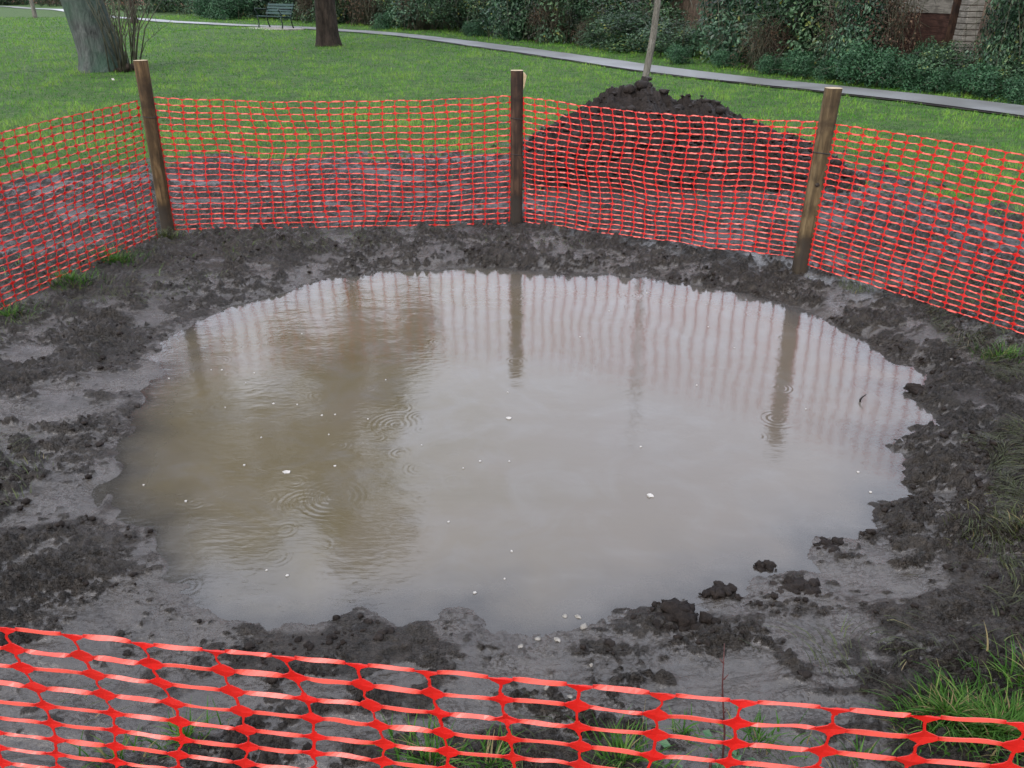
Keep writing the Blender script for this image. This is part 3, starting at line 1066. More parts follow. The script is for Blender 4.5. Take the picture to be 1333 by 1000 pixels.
# front net: a line close to the camera; the sides run to its corners
FA, FB = Vector((-0.615, 0.879, 0)), Vector((0.523, 0.714, 0))
fd = (FB - FA)
LB0 = gp(0, 404)
RB0 = gp(1333, 444)


def cross_line(A, B, C, D):
    r_, s_ = (B - A), (D - C)
    den = r_.x * s_.y - r_.y * s_.x
    t = ((C.x - A.x) * s_.y - (C.y - A.y) * s_.x) / den
    return A + r_ * t


FL = up(cross_line(FA, FB, PL, LB0), GZ)
FR = up(cross_line(FA, FB, PR, RB0), GZ)
print('corners', PL, PC, PR, FL, FR, tL, tC, tR)
off = 0.052


def pz(px, py, A, B):
    return onplane(px, py, A, B)


lt0 = pz(0, 172, PL, FL)
lt1 = pz(178, 131, PL, FL)
lb1 = pz(205, 311, PL, FL)
k = (lt0.z - lt1.z) / (lt0 - lt1).xy.length
print('left net', lt0, lt1, lb1, LB0)
fl_top = up(FL, 0.98)
# side panels are cut where their slope changes so that both photo points are met
net('orange net panel on the left of the puddle running towards the viewer', (lt1.x, lt1.y, lt1.z), fl_top, (lb1.x, lb1.y, max(lb1.z, 0.09)), up(FL, 0.10), sag_t=0.0, wave=0.05, seed=3)
b0, b1 = pz(229, 305, PL, PC), pz(663, 297, PL, PC)
t0, t1 = pz(200, 127, PL, PC), pz(664, 125, PL, PC)
net('orange net panel at the back between the left stake and the dark middle stake', t0, t1, b0, b1, sag_t=0.035, sag_b=-0.004, wave=0.04, seed=5)
b0, b1 = pz(684, 289, PC, PR), pz(1036, 336, PC, PR)
t0, t1 = pz(682, 126, PC, PR), pz(1064, 158, PC, PR)
net('orange net panel at the back in front of the soil heap', t0, t1, b0, b1, sag_t=0.035, wave=0.045, seed=8)
rt0 = pz(1333, 210, PR, FR)
rt1 = pz(1090, 162, PR, FR)
rb1 = pz(1052, 346, PR, FR)
print('right net', rt0, rt1, rb1, RB0)
net('orange net panel on the right of the puddle running towards the viewer', rt1, up(FR, 0.98), rb1, up(FR, 0.10), sag_t=0.0, wave=0.045, seed=12)
FT = [(0, 819), (100, 829), (230, 845), (330, 853), (425, 862), (515, 872), (600, 880), (685, 886), (780, 895), (870, 905), (955, 912), (1065, 920), (1170, 930), (1285, 938), (1333, 942)]
fp = [onplane(px, py, FA, FB) for px, py in FT]
xs = [FL.x] + [q.x for q in fp] + [FR.x]
zs = [0.98] + [q.z for q in fp] + [0.99]
print('front top', [round(q, 3) for q in zs])
net('orange net panel in front with large mesh crossing the bottom of the view', up(FL, 0.98), up(FR, 0.98), up(FL, 0.02), up(FR, 0.02), wave=0.02, seed=21, top_pts=(xs, zs), rows=27, pitch=0.105, k=0.68, kn=0.98, slant=0.38)

# ------------------------------------------------------------------ heap of dug soil
HY = 8.7
SIL = [(660, 262), (690, 185), (715, 168), (740, 150), (762, 138), (775, 127), (795, 113), (812, 112), (822, 117), (838, 104), (850, 111), (865, 122), (890, 128), (912, 128), (932, 132), (950, 143), (970, 156), (1000, 168), (1040, 184), (1070, 198), (1095, 225), (1120, 250)]
sp_ = [aty(px, py, HY) for px, py in SIL]
hx, hz = [q.x for q in sp_], [max(q.z, 0.05) for q in sp_]
print('heap', [(round(a, 2), round(b, 2)) for a, b in zip(hx, hz)])
ax_ = np.arange(hx[0] - 0.3, hx[-1] + 0.3, 0.014)
ay_ = np.arange(HY - 1.75, HY + 1.6, 0.016)
AX, AY = np.meshgrid(ax_, ay_, indexing='ij')
S0 = np.interp(AX, hx, hz, left=0.0, right=0.0)
wdt = np.where(AY < HY, 1.45, 1.25)
t_ = np.abs(AY - HY) / wdt
prof = np.clip(1 - t_, 0, 1) ** 0.85
Hm = GZ - 0.05 + (S0 - GZ + 0.03) * prof
Hm += 0.05 * fbm(AX * 2.2, AY * 2.2, 3, 101) * sst(0.02, 0.3, prof) * (1 - 0.8 * sst(0.8, 1.0, prof))
Hm += (0.10 * (np.abs(fbm(AX * 5, AY * 5, 3, 102)) - 0.22) + 0.040 * (np.abs(fbm(AX * 14, AY * 14, 2, 103)) - 0.2) + 0.012 * fbm(AX * 40, AY * 40, 2, 104)) * sst(0.0, 0.25, prof)
na, nb_ = AX.shape
ia, ja = np.meshgrid(np.arange(na - 1), np.arange(nb_ - 1), indexing='ij')
hf = np.stack([ia * nb_ + ja, (ia + 1) * nb_ + ja, (ia + 1) * nb_ + ja + 1, ia * nb_ + ja + 1], -1).reshape(-1, 4)
hv_ = np.stack([AX.ravel(), AY.ravel(), Hm.ravel()], -1)
n = 1500
si = g.integers(0, len(hv_), n * 2)
si = si[(prof.ravel()[si] > 0.12)][:n]
lrad = 0.012 + 0.050 * g.uniform(0, 1, len(si)) ** 3
lv_, lf_ = lumps(hv_[si] + np.array([0, 0, 0.004]), lrad, 77)
lf4 = np.concatenate([lf_, lf_[:, 2:3]], 1)
heap = empty('soil_heap', (0, HY, GZ))
tag(heap, 'heap of dark dug soil behind the back net', 'soil heap')
o1 = np_mesh('soil_mass', hv_ - np.array([0, HY, GZ]), hf, M['soil'], heap)
o2 = np_mesh('lumps', lv_ - np.array([0, HY, GZ]), lf_, M['soil'], heap)
o2['kind'] = 'stuff'

# ------------------------------------------------------------------ path and bench slab
def ribbon(name, pts, width, dz, mat, thick=0.0):
    P = [Vector((p[0], p[1], 0)) for p in pts]
    Q = []
    for a, b in zip(P[:-1], P[1:]):
        k = max(2, int((b - a).length / 0.8))
        Q += [a.lerp(b, q / k) for q in range(k)]
    Q.append(P[-1])
    for _ in range(3):
        Q = [Q[0]] + [(Q[i - 1] + Q[i] * 2 + Q[i + 1]) / 4 for i in range(1, len(Q) - 1)] + [Q[-1]]
    V = []
    for i, p in enumerate(Q):
        t = (Q[min(i + 1, len(Q) - 1)] - Q[max(i - 1, 0)]).normalized()
        nn = Vector((-t.y, t.x, 0))
        for s_ in (-1, -0.33, 0.33, 1):
            wob = 0.04 * random.uniform(-1, 1) if abs(s_) == 1 else 0
            q = p + nn * (s_ * width / 2 + wob)
            V.append((q.x, q.y, q.z))
    V = np.array(V)
    V[:, 2] = terrain(V[:, 0], V[:, 1]) + dz
    Fq = [(i * 4 + q, i * 4 + q + 1, i * 4 + q + 5, i * 4 + q + 4) for i in range(len(Q) - 1) for q in range(3)]
    return np_mesh(name, V, Fq, mat)


tag(ribbon('path_edging', PATH, 1.22, 0.022, M['soil']), 'dark soil edge of the path', kind='structure')
tag(ribbon('path', PATH, 1.03, 0.034, M['path']), 'wet grey asphalt path crossing the lawn', kind='structure')

BP = gp(359, 38.2)
BZ = float(terrain(np.array([BP.x]), np.array([BP.y]))[0])
m = MB()
q0, q1 = gp(312, 38.5), gp(384, 40)
Mz = Matrix.Rotation(R(-50), 3, 'Z')
m.box((BP.x - 0.25, BP.y - 0.2, BZ + 0.0), (2.4, 2.1, 0.10), Mz)
tag(m.build('bench_slab', M['concrete'], None, False, 0.01), 'pale paving slab under the green bench', kind='structure')

# ------------------------------------------------------------------ park bench
bench = empty('park_bench', (BP.x, BP.y, BZ + 0.05), R(-38))
tag(bench, 'dark green slatted park bench with curled iron arms beside the path', 'bench')
BL_ = 1.62
m = MB()
for kx in range(5):
    m.box((0, -0.22 + kx * 0.095, 0.43 - 0.008 * kx), (BL_, 0.075, 0.03))
bench.scale = (1.08, 1.08, 1.08)
m.build('seat', M['bench_slat'], bench, False, 0.006)
m = MB()
for kx in range(4):
    m.box((0, 0.235 + 0.045 * kx, 0.53 + 0.10 * kx), (BL_, 0.028, 0.078), Matrix.Rotation(R(-18), 3, 'X'))
m.build('backrest', M['bench_slat'], bench, False, 0.006)
for s_ in (-1, 1):
    x = s_ * 0.75
    m = MB()
    m.tube([(x, -0.25, 0.0), (x, -0.22, 0.12), (x, -0.235, 0.28), (x, -0.24, 0.41)], [0.03, 0.024, 0.022, 0.026], 8)
    m.build('leg', M['iron'], bench, True)
    m = MB()
    m.tube([(x, 0.30, 0.0), (x, 0.25, 0.12), (x, 0.21, 0.28), (x, 0.22, 0.42), (x, 0.30, 0.62), (x, 0.40, 0.90)], [0.03, 0.024, 0.022, 0.026, 0.024, 0.02], 8)
    m.tube([(x, -0.24, 0.41), (x, 0.0, 0.38), (x, 0.21, 0.40)], 0.022, 8)
    m.build('leg', M['iron'], bench, True)
    m = MB()
    pts = [(x, -0.235, 0.42), (x, -0.25, 0.52), (x, -0.30, 0.60), (x, -0.34, 0.66), (x, -0.31, 0.705), (x, -0.22, 0.70), (x, 0.0, 0.68), (x, 0.30, 0.66)]
    m.tube(pts, [0.020, 0.020, 0.020, 0.021, 0.023, 0.023, 0.022, 0.019], 8)
    m.build('armrest', M['iron'], bench, True)


# ------------------------------------------------------------------ trees
def trunk_mesh(name, pts, rads, mat, parent, n=18, flare=0.35, rough=0.08, seed=1, furrow=False):
    P = [Vector(p) for p in pts]
    V = []
    rings = []
    for i in range(len(P) - 1):
        kmax = 8
        for k in range(kmax):
            rings.append((P[i].lerp(P[i + 1], k / kmax), rads[i] + (rads[i + 1] - rads[i]) * k / kmax))
    rings.append((P[-1], rads[-1]))
    for i, (c, r) in enumerate(rings):
        h = c.z
        for q in range(n):
            a = 2 * pi * q / n
            rr_ = r * (1 + rough * float(pn(cos(a) * 1.6 + seed, sin(a) * 1.6 + h * 0.7, seed)) + flare * exp(-max(h, 0) / 0.28) * (0.6 + 0.5 * float(pn(a * 1.5, seed, 9))))
            if furrow:
                da = (a - 4.6 + pi) % (2 * pi) - pi
                rr_ *= 1 - 0.30 * exp(-(da / 0.22) ** 2)
            V.append((c.x + cos(a) * rr_, c.y + sin(a) * rr_, c.z))
    Fq = [(i * n + q, i * n + (q + 1) % n, (i + 1) * n + (q + 1) % n, (i + 1) * n + q) for i in range(len(rings) - 1) for q in range(n)]
    return np_mesh(name, V, Fq, mat, parent)


def crown_points(centre, rad, hgt, n, seed, clumps=26):
    g = np.random.default_rng(seed)
    cs = g.normal(0, 1, (clumps, 3))
    cs /= np.linalg.norm(cs, axis=1, keepdims=True)
    cs *= g.uniform(0.35, 0.95, (clumps, 1))
    cs = cs * np.array([rad, rad, hgt])
    cr = g.uniform(0.22, 0.42, clumps) * rad
    w_ = g.integers(0, clumps, n)
    d = g.normal(0, 1, (n, 3))
    d /= np.linalg.norm(d, axis=1, keepdims=True)
    rr_ = g.uniform(0.25, 1.0, (n, 1)) ** 0.5
    p = cs[w_] + d * rr_ * cr[w_][:, None] * np.array([1, 1, 0.8])
    return p + np.array(centre), d, cs + np.array(centre)


def tree(name, label, base, pts, rads, bark, crown=None, seed=1, furrow=False, flare=0.35, group=None, n=18):
    e = empty(name, base)
    tag(e, label, 'tree', group)
    t = trunk_mesh('trunk', pts, rads, M[bark], e, n=n, seed=seed, furrow=furrow, flare=flare)
    if crown:
        c, rad, hgt, nl, size = crown
        p, d, cs = crown_points(c, rad, hgt, nl, seed)
        gg = np.random.default_rng(seed + 1)
        V, Fq, hv = leaf_mesh(p, d, size * gg.uniform(0.6, 1.4, nl), np.clip(gg.normal(0.45, 0.25, nl), 0, 1), seed)
        np_mesh('crown', V, Fq, M['leaf_crown'], e, False, {'hue': hv})
        m = MB()
        tp = Vector(pts[-1])
        for q in cs[:14]:
            a = tp.lerp(Vector(pts[-2]), random.uniform(0, 0.6))
            b = Vector(q)
            mid = a.lerp(b, 0.5) + Vector((random.uniform(-.4, .4), random.uniform(-.4, .4), random.uniform(0, .5)))
            m.tube([a, mid, b], [rads[-1] * 0.5, rads[-1] * 0.3, 0.03], 6)
        m.build('limbs', M[bark], e, True)
    return e


T1 = gp(138, 93)
tree('large_tree', 'thick leaning trunk with mossy grey-green bark on the left lawn', T1,
     [(0, 0, -0.2), (-0.02, 0, 0.35), (-0.16, 0, 1.2), (-0.42, 0.05, 2.4), (-0.7, 0.1, 4.5), (-0.9, 0.2, 8.0)], [0.46, 0.44, 0.41, 0.38, 0.33, 0.2], 'bark_moss',
     ((-0.4, 0.3, 10.0), 3.6, 4.6, 22000, 0.16), 3, n=36, flare=0.42)
T2 = gp(428, 60)
tree('brown_tree', 'upright dark brown furrowed trunk right of the bench', T2,
     [(0, 0, -0.2), (0, 0, 0.4), (0.0, 0, 1.5), (0.03, 0, 3.5), (0.0, 0.1, 7.0), (0.1, 0.1, 11.0)], [0.36, 0.33, 0.31, 0.29, 0.24, 0.14], 'bark_dark',
     ((0.1, 0.2, 13.0), 3.4, 6.5, 24000, 0.18), 5, furrow=True, n=28)
TY = 11.6
a0, a1 = aty(838, 120, TY), aty(857, 0, TY)
T3 = Vector((a0.x - 0.02, TY, GZ))
dlt = (a1.x - a0.x) / (a1.z - a0.z)
tree('young_tree', 'slim pale grey trunk of a young tree rising behind the soil heap', T3,
     [(0, 0, -0.1), (0.02, 0, 0.5), (dlt * 1.0, 0, 1.1), (dlt * 1.5, 0.02, 1.8), (dlt * 2.2, 0, 3.2), (dlt * 2.6, 0.1, 5.0)], [0.056, 0.047, 0.043, 0.040, 0.032, 0.02], 'bark_pale', None, 7, flare=0.15)
T4 = gp(46, 23)
tree('slim_tree', 'thin pale trunk far off on the left edge of the lawn', T4,
     [(0, 0, -0.1), (0, 0, 0.6), (-0.06, 0, 2.2), (-0.05, 0, 5.0)], [0.13, 0.11, 0.10, 0.06], 'bark_pale', None, 9, flare=0.2, n=10)
T5 = gp(176, 31)
tree('slim_tree', 'thin grey-brown trunk far off behind the sucker shoots', T5,
     [(0, 0, -0.1), (0, 0, 0.6), (-0.06, 0, 2.2), (-0.1, 0, 5.0)], [0.17, 0.11, 0.10, 0.06], 'bark_dark', None, 10, flare=0.6, n=10)

# suckers springing from the foot of the big tree
SB = gp(164, 95)
m = MB()
gs = np.random.default_rng(44)
for i in range(34):
    x0, y0 = gs.normal(0, 0.12), gs.normal(0, 0.12)
    tip = Vector((x0 * 2.0 + gs.uniform(-0.38, 0.78), y0 * 2 + gs.normal(0, 0.3), gs.uniform(1.0, 2.5)))
    mid = Vector((x0, y0, 0)).lerp(tip, 0.45) + Vector((-0.12 * np.sign(tip.x) * abs(tip.x), 0, 0.12))
    r0 = gs.uniform(0.010, 0.020)
    m.tube([(x0, y0, -0.05), mid, tip], [r0, r0 * 0.8, r0 * 0.3], 5)
    for _ in range(3):
        s_ = mid.lerp(tip, gs.uniform(0, 0.7))
        m.tube([s_, s_ + Vector((gs.normal(0, 0.14), gs.normal(0, 0.1), gs.uniform(0.15, 0.5)))], [r0 * 0.5, r0 * 0.2], 4)
suck = m.build('sucker_shrub', M['twig'], None, True)
suck.location = SB
tag(suck, 'bare upright sucker shoots at the foot of the mossy tree', 'shrub')
m = MB()
for i in range(5):
    m.tube([(gs.normal(0, 0.08) - 0.1, gs.normal(0, 0.05), 0.0), (gs.normal(0, 0.1) + 0.1, gs.normal(0, 0.06), 0.12 + 0.1 * gs.uniform(0, 1))], [0.09, 0.05], 8, True, 0.15)
rt = m.build('root_burr', M['bark_dark'], suck, True)


# ------------------------------------------------------------------ hedge of bramble along the path
def bush_mesh(seed, rad, hgt, n, size, gap=0.0):
    g = np.random.default_rng(seed)
    nb = 16
    c = np.stack([g.uniform(-1, 1, nb) * rad * 0.75, g.uniform(-0.8, 0.8, nb) * rad * 0.7, g.uniform(0.05, 0.85, nb) ** 0.9 * hgt], -1)
    br = g.uniform(0.26, 0.5, nb) * min(rad, hgt)
    shr = 1 - 0.5 * (c[:, 2] / hgt) ** 2
    c[:, 0] *= shr
    c[:, 1] *= shr
    w_ = g.choice(nb, n, p=br ** 2 / (br ** 2).sum())
    d = g.normal(0, 1, (n, 3))
    d /= np.linalg.norm(d, axis=1, keepdims=True)
    rr_ = 1 - 0.45 * g.uniform(0, 1, n) ** 2 + 0.22 * pn(d[:, 0] * 3 + w_ * 2.3, d[:, 2] * 3 + d[:, 1] * 2, seed)
    p = c[w_] + d * (rr_ * br[w_])[:, None]
    p[:, 2] = np.abs(p[:, 2]) + 0.02
    tone = np.clip(0.42 + 0.42 * pn(p[:, 0] * 1.9, p[:, 2] * 1.9, seed + 3) + 0.16 * np.sin(w_ * 2.4) + g.normal(0, 0.15, n), 0, 0.93)
    tone[g.uniform(0, 1, n) < 0.008] = 1.0
    return leaf_mesh(p, d + np.array([0, 0, 0.5]), size * g.uniform(0.6, 1.45, n), tone, seed)


def bush_proto(seed, rad, hgt, n, size, mat, stems=26):
    e = empty('bramble_bush')
    V, Fq, hv = bush_mesh(seed, rad, hgt, n, size)
    np_mesh('foliage', V, Fq, M[mat], e, False, {'hue': hv})
    if stems:
        m = MB()
        gg = np.random.default_rng(seed)
        for _ in range(stems):
            a = gg.uniform(0, 2 * pi)
            rr_ = rad * gg.uniform(0.3, 1.15)
            b0 = Vector((gg.normal(0, 0.3) * rad, gg.normal(0, 0.3) * rad, 0))
            tip = Vector((cos(a) * rr_, sin(a) * rr_, gg.uniform(0.1, 0.9) * hgt))
            top = b0.lerp(tip, 0.55) + Vector((0, 0, hgt * gg.uniform(0.25, 0.5)))
            m.tube([b0, b0.lerp(top, 0.5) + Vector((0, 0, 0.15)), top, tip], [0.011, 0.010, 0.008, 0.004], 4)
        m.build('stems', M['leaf_brown'] if False else M['twig'], e, True)
    return e


protos = [bush_proto(201, 1.5, 2.3, 6500, 0.085, 'leaf'), bush_proto(202, 1.6, 2.7, 7500, 0.085, 'leaf'), bush_proto(203, 1.3, 1.9, 5500, 0.080, 'leaf'),
          bush_proto(204, 1.2, 1.9, 2600, 0.060, 'leaf_brown', 90), bush_proto(205, 0.9, 0.75, 3600, 0.065, 'leaf_bright', 6), bush_proto(206, 1.4, 2.2, 6000, 0.105, 'leaf_blue')]
LOOK = ['mounded bramble bush', 'tall bramble bush', 'low bramble bush', 'brown dead bush', 'bright green nettle clump', 'coarse-leaved dark bush']
used_proto = [False] * 6


def put_bush(kind, p, rz, sc, where, group):
    o = protos[kind]
    if used_proto[kind]:
        o = copy_tree(o)
    used_proto[kind] = True
    o.location = (p[0], p[1], float(terrain(np.array([p[0]]), np.array([p[1]]))[0]) - 0.03)
    o.rotation_euler = (0, 0, rz)
    o.scale = sc
    tag(o, LOOK[kind] + ' ' + where, 'bush', group)
    return o


HB = [(1700, 176), (1500, 152), (1333, 134), (1240, 124), (1150, 114), (1050, 103), (1000, 97), (900, 84), (800, 70), (700, 56), (600, 44.5), (520, 38), (440, 33), (380, 29), (300, 23), (240, 20)]
HBW = [gp(*q) for q in HB]


def where_of(px):
    for lim, wd in ((205, 'behind the mossy leaning tree'), (300, 'left of the bench beyond the lawn'), (395, 'directly behind the bench'), (455, 'behind the dark brown trunk'),
                    (560, 'between brown trunk and middle stake'), (650, 'just left of the middle stake'), (740, 'just right of the middle stake'),
                    (815, 'left of the slim pale trunk'), (890, 'behind the slim pale trunk'), (960, 'beyond the right side of the heap'), (1040, 'between the heap and the right stake'),
                    (1110, 'straight behind the right stake'), (1180, 'right of the right stake'), (1275, 'in front of the shed boards'), (5000, 'at the far right end of the path')):
        if px < lim:
            return wd


def to_px(p):
    d = Vector(p) - Vector((0, 0, CZ))
    z = d.y * CP - d.z * SP
    return CX + F * d.x / z


hp_ = []
for a, b in zip(HBW[:-1], HBW[1:]):
    k = max(1, int((b - a).length / 0.2))
    hp_ += [a.lerp(b, q / k) for q in range(k)]
gh = np.random.default_rng(66)
acc, last = 0, None
front, i = [], 0
nxt = 0.0
for a, b in zip(hp_[:-1], hp_[1:]):
    acc += (b - a).length
    if acc < nxt:
        continue
    nxt = acc + (1.5 + 0.02 * a.length)
    px = to_px(a)
    if px > 1560:
        continue
    t = (b - a).normalized()
    nrm_ = Vector((t.y, -t.x, 0))
    if nrm_.y < 0:
        nrm_ = -nrm_
    far = a.length
    kind = int(gh.choice([0, 1, 2, 5, 0, 5, 3]))
    p = a + nrm_ * (1.25 + gh.uniform(-0.2, 0.3))
    gap = 1125 < px < 1345
    if gap:
        kind = 2
        sc = (0.75, 0.6, 0.40)
        p = a + nrm_ * 0.9
    else:
        s_ = gh.uniform(0.85, 1.2) * (1 + max(0, far - 22) * 0.010)
        sc = (s_, s_, s_ * gh.uniform(0.8, 1.15) * (0.46 if 735 < px < 850 else 1.0))
    put_bush(kind, p, gh.uniform(0, 6.28), sc, 'in the hedge ' + where_of(px), 'bushes of the hedge along the path')
    # a taller row behind, so that the hedge is deep
    if not gap and gh.uniform() < 0.85:
        s_ = gh.uniform(1.05, 1.35) * (1 + max(0, far - 22) * 0.010)
        p2 = a + nrm_ * (2.9 + gh.uniform(-0.2, 0.5)) + t * gh.uniform(-0.5, 0.5)
        if not (1110 < to_px(p2) < 1370 or 740 < to_px(p2) < 840):
            put_bush(int(gh.choice([1, 1, 5, 0])), p2, gh.uniform(0, 6.28), (s_, s_, s_ * 1.15), 'in the back hedge row ' + where_of(px), 'bushes of the hedge along the path')
for px, py, s_, kind in [(1156, 114, .62, 3), (1352, 137, .62, 1), (1312, 132, .45, 5), (1100, 108, .55, 5), (1215, 120, .45, 4), (990, 96, .6, 3), (752, 63, .42, 3), (705, 58, .7, 3), (535, 40, .9, 3), (395, 30, 1.0, 3), (1000, 98, .45, 4), (1040, 102, .6, 4), (1085, 107, .5, 4), (1120, 111, .85, 4), (1160, 116, .7, 4), (1195, 119, .55, 4), (1330, 136, .5, 4), (940, 90, .45, 4), (660, 52, .6, 4), (500, 37.5, .8, 4),
                         (1235, 124, .5, 4), (1280, 130, .6, 4), (880, 85, .5, 4), (300, 26, 1.6, 4), (270, 24, 1.6, 4), (610, 46.5, .6, 4)]:
    p = gp(px, py)
    back = 1.0 if kind == 3 else 0.35
    if px in (1156, 1352, 1100, 1312, 1215):
        back = {1156: 1.6, 1352: 1.3, 1312: 1.5, 1100: 1.0, 1215: 1.9}[px]
    p = p + Vector((0.3, 1, 0)).normalized() * back
    sc = (s_, s_, s_ * {1156: 1.9, 1352: 1.7, 1312: 1.9, 1100: 1.6, 1215: 1.9}.get(px, 1.0))
    put_bush(kind, p, gh.uniform(0, 6.28), sc, 'at the hedge foot ' + where_of(px), 'bushes of the hedge along the path')


# ------------------------------------------------------------------ garden boundary behind the hedge
def board_fence(label, A, B, h, mat, name='garden_fence', bw=0.14):
    e = empty(name, A)
    tag(e, label, 'fence')
    d = Vector((B.x - A.x, B.y - A.y, 0))
    L = d.length
    e.rotation_euler = (0, 0, math.atan2(d.y, d.x))
    m = MB()
    k = int(L / bw)
    for q in range(k):
        m.box(((q + 0.5) * bw, 0.012 * (q % 2), h / 2 + random.uniform(-0.02, 0.02)), (bw - 0.004, 0.02, h))
    m.build('board_panel', M[mat], e)
    for zz in (0.35, h - 0.3):
        m = MB()
        m.box((L / 2, 0.06, zz), (L, 0.05, 0.09))
        m.build('rail', M[mat], e)
    return e


def behind(px, py, d):
    p = gp(px, py)
    return p + Vector((0.35, 1, 0)).normalized() * d


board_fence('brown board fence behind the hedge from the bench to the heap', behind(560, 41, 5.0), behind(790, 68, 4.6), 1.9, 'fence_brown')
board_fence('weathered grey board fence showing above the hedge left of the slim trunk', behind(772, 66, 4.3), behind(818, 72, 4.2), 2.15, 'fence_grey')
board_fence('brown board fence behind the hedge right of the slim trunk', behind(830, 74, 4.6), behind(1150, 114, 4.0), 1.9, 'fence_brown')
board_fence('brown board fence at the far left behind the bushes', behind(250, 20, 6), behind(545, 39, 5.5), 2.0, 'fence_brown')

# shed with a pale band of boards over red-brown boards, seen through the gap
A, B = behind(1150, 114, 3.6), behind(1258, 127, 2.9)
e = empty('garden_shed', A)
tag(e, 'garden shed with pale top boards over red-brown boards seen through the hedge gap', 'shed')
d = B - A
L = Vector((d.x, d.y, 0)).length
e.rotation_euler = (0, 0, math.atan2(d.y, d.x))
m = MB()
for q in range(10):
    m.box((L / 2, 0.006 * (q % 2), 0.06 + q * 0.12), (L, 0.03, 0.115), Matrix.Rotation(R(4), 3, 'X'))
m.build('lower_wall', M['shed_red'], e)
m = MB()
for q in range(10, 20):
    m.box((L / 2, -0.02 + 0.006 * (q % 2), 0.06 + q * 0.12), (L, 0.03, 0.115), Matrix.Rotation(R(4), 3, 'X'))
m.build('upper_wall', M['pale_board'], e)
m = MB()
m.box((L - 0.05, -0.08, 1.2), (0.10, 0.10, 2.5))
m.build('corner_post', M['post_dark'], e)
m = MB()
m.box((L / 2, 1.0, 2.50), (L + 0.3, 2.4, 0.10), Matrix.Rotation(R(6), 3, 'X'))
m.build('roof', M['fence_brown'], e)
m = MB()
m.box((L / 2, 1.1, 1.2), (L - 0.1, 2.0, 2.3))
m.build('shed_body', M['fence_brown'], e)
A2, B2 = behind(1259, 127, 2.6), behind(1283, 130, 2.4)
e = empty('brick_pillar', A2)
tag(e, 'pale stone pillar with level joints beside the shed', 'pillar')
L = (B2 - A2).length
m = MB()
for q in range(22):
    m.box((L / 2, 0.0, 0.05 + q * 0.105), (L + random.uniform(-.01, .01), 0.35 + random.uniform(-.01, .01), 0.092))
m.build('courses', M['pale_board'], e, False, 0.008)
m = MB()
m.box((L / 2, 0.0, 1.17), (L - 0.03, 0.32, 2.36))
m.build('mortar_core', M['fence_brown'], e)
board_fence('olive board fence right of the pale pillar', behind(1286, 131, 2.5), behind(1560, 160, 3.2), 2.1, 'fence_brown')
# brick wall far off on the left
A3, B3 = gp(55, 6) + Vector((0, 3, 0)), gp(235, 15) + Vector((-3, 12, 0))
e = empty('brick_wall', A3)
tag(e, 'long low red brick wall far off beyond the lawn on the left', 'wall')
d = B3 - A3
e.rotation_euler = (0, 0, math.atan2(d.y, d.x))
m = MB()
m.box((d.length / 2 - 8, 0, 0.9), (d.length + 24, 0.25, 1.8))
m.build('brickwork', M['brick'], e)
m = MB()
m.box((d.length / 2 - 8, 0, 1.84), (d.length + 24, 0.33, 0.07))
m.build('coping', M['concrete'], e)
for i, (px, py, s_, kind) in enumerate([(5, 7, 2.2, 1), (60, 9, 1.6, 2), (110, 11, 1.2, 2), (165, 14, 1.8, 0), (205, 16, 1.8, 1), (235, 18, 1.6, 0), (-60, 6, 2.0, 0)]):
    p = gp(px, py) + Vector((0, 1.5, 0))
    put_bush(kind, p, i * 1.1, (s_, s_, s_ * (0.5 if px in (60, 110) else 0.9)), ['at the left edge beyond the far path', 'left of the mossy tree against the red wall', 'beside the mossy tree against the red wall', 'right behind the mossy tree beyond the path', 'behind the thin grey-brown trunk',
             'right of the thin grey-brown trunk', 'far beyond the path on the left'][i], 'bushes by the far brick wall')

# ------------------------------------------------------------------ tufts of grass
TUFTS = [(1290, 958, .16, 900, .085, 'large bright grass tuft in the near right corner behind the front net'), (1345, 905, .12, 240, .10, 'grass tuft at the right edge beside the large near tuft'),
         (1232, 940, .11, 420, .085, 'low grass tuft at the left side of the large near corner tuft'),
         (560, 985, .10, 240, .12, 'green grass tuft under the front net left of its middle'), (150, 985, .07, 90, .09, 'small grass tuft behind the front net at lower left'),
         (240, 955, .08, 130, .10, 'grass tuft behind the front net right of the small lower left tuft'), (640, 990, .07, 120, .10, 'thin grass tuft at the bottom edge near the middle'),
         (810, 985, .09, 220, .12, 'grass tuft at the bottom edge left of the red stem'), (890, 950, .05, 60, .08, 'sparse grass tuft just left of the red stem'),
         (985, 960, .10, 180, .09, 'grass tuft behind the front net right of the red stem'), (1120, 985, .06, 60, .08, 'sparse grass tuft at the bottom right under the front net'),
         (150, 345, .16, 420, .09, 'grass tuft inside the left net near the left stake'), (95, 374, .14, 300, .09, 'grass tuft inside the left net left of the other one'),
         (12, 412, .13, 220, .09, 'grass tuft at the left edge below the left net'), (218, 316, .13, 320, .07, 'dull grass tuft round the foot of the left stake'),
         (1302, 466, .10, 260, .07, 'small green grass tuft below the right net'), (1330, 700, .18, 420, .06, 'yellowish grass tuft on the right bank at the right edge'), (1300, 400, .1, 120, .06, 'small grass tuft under the lower edge of the right net')]
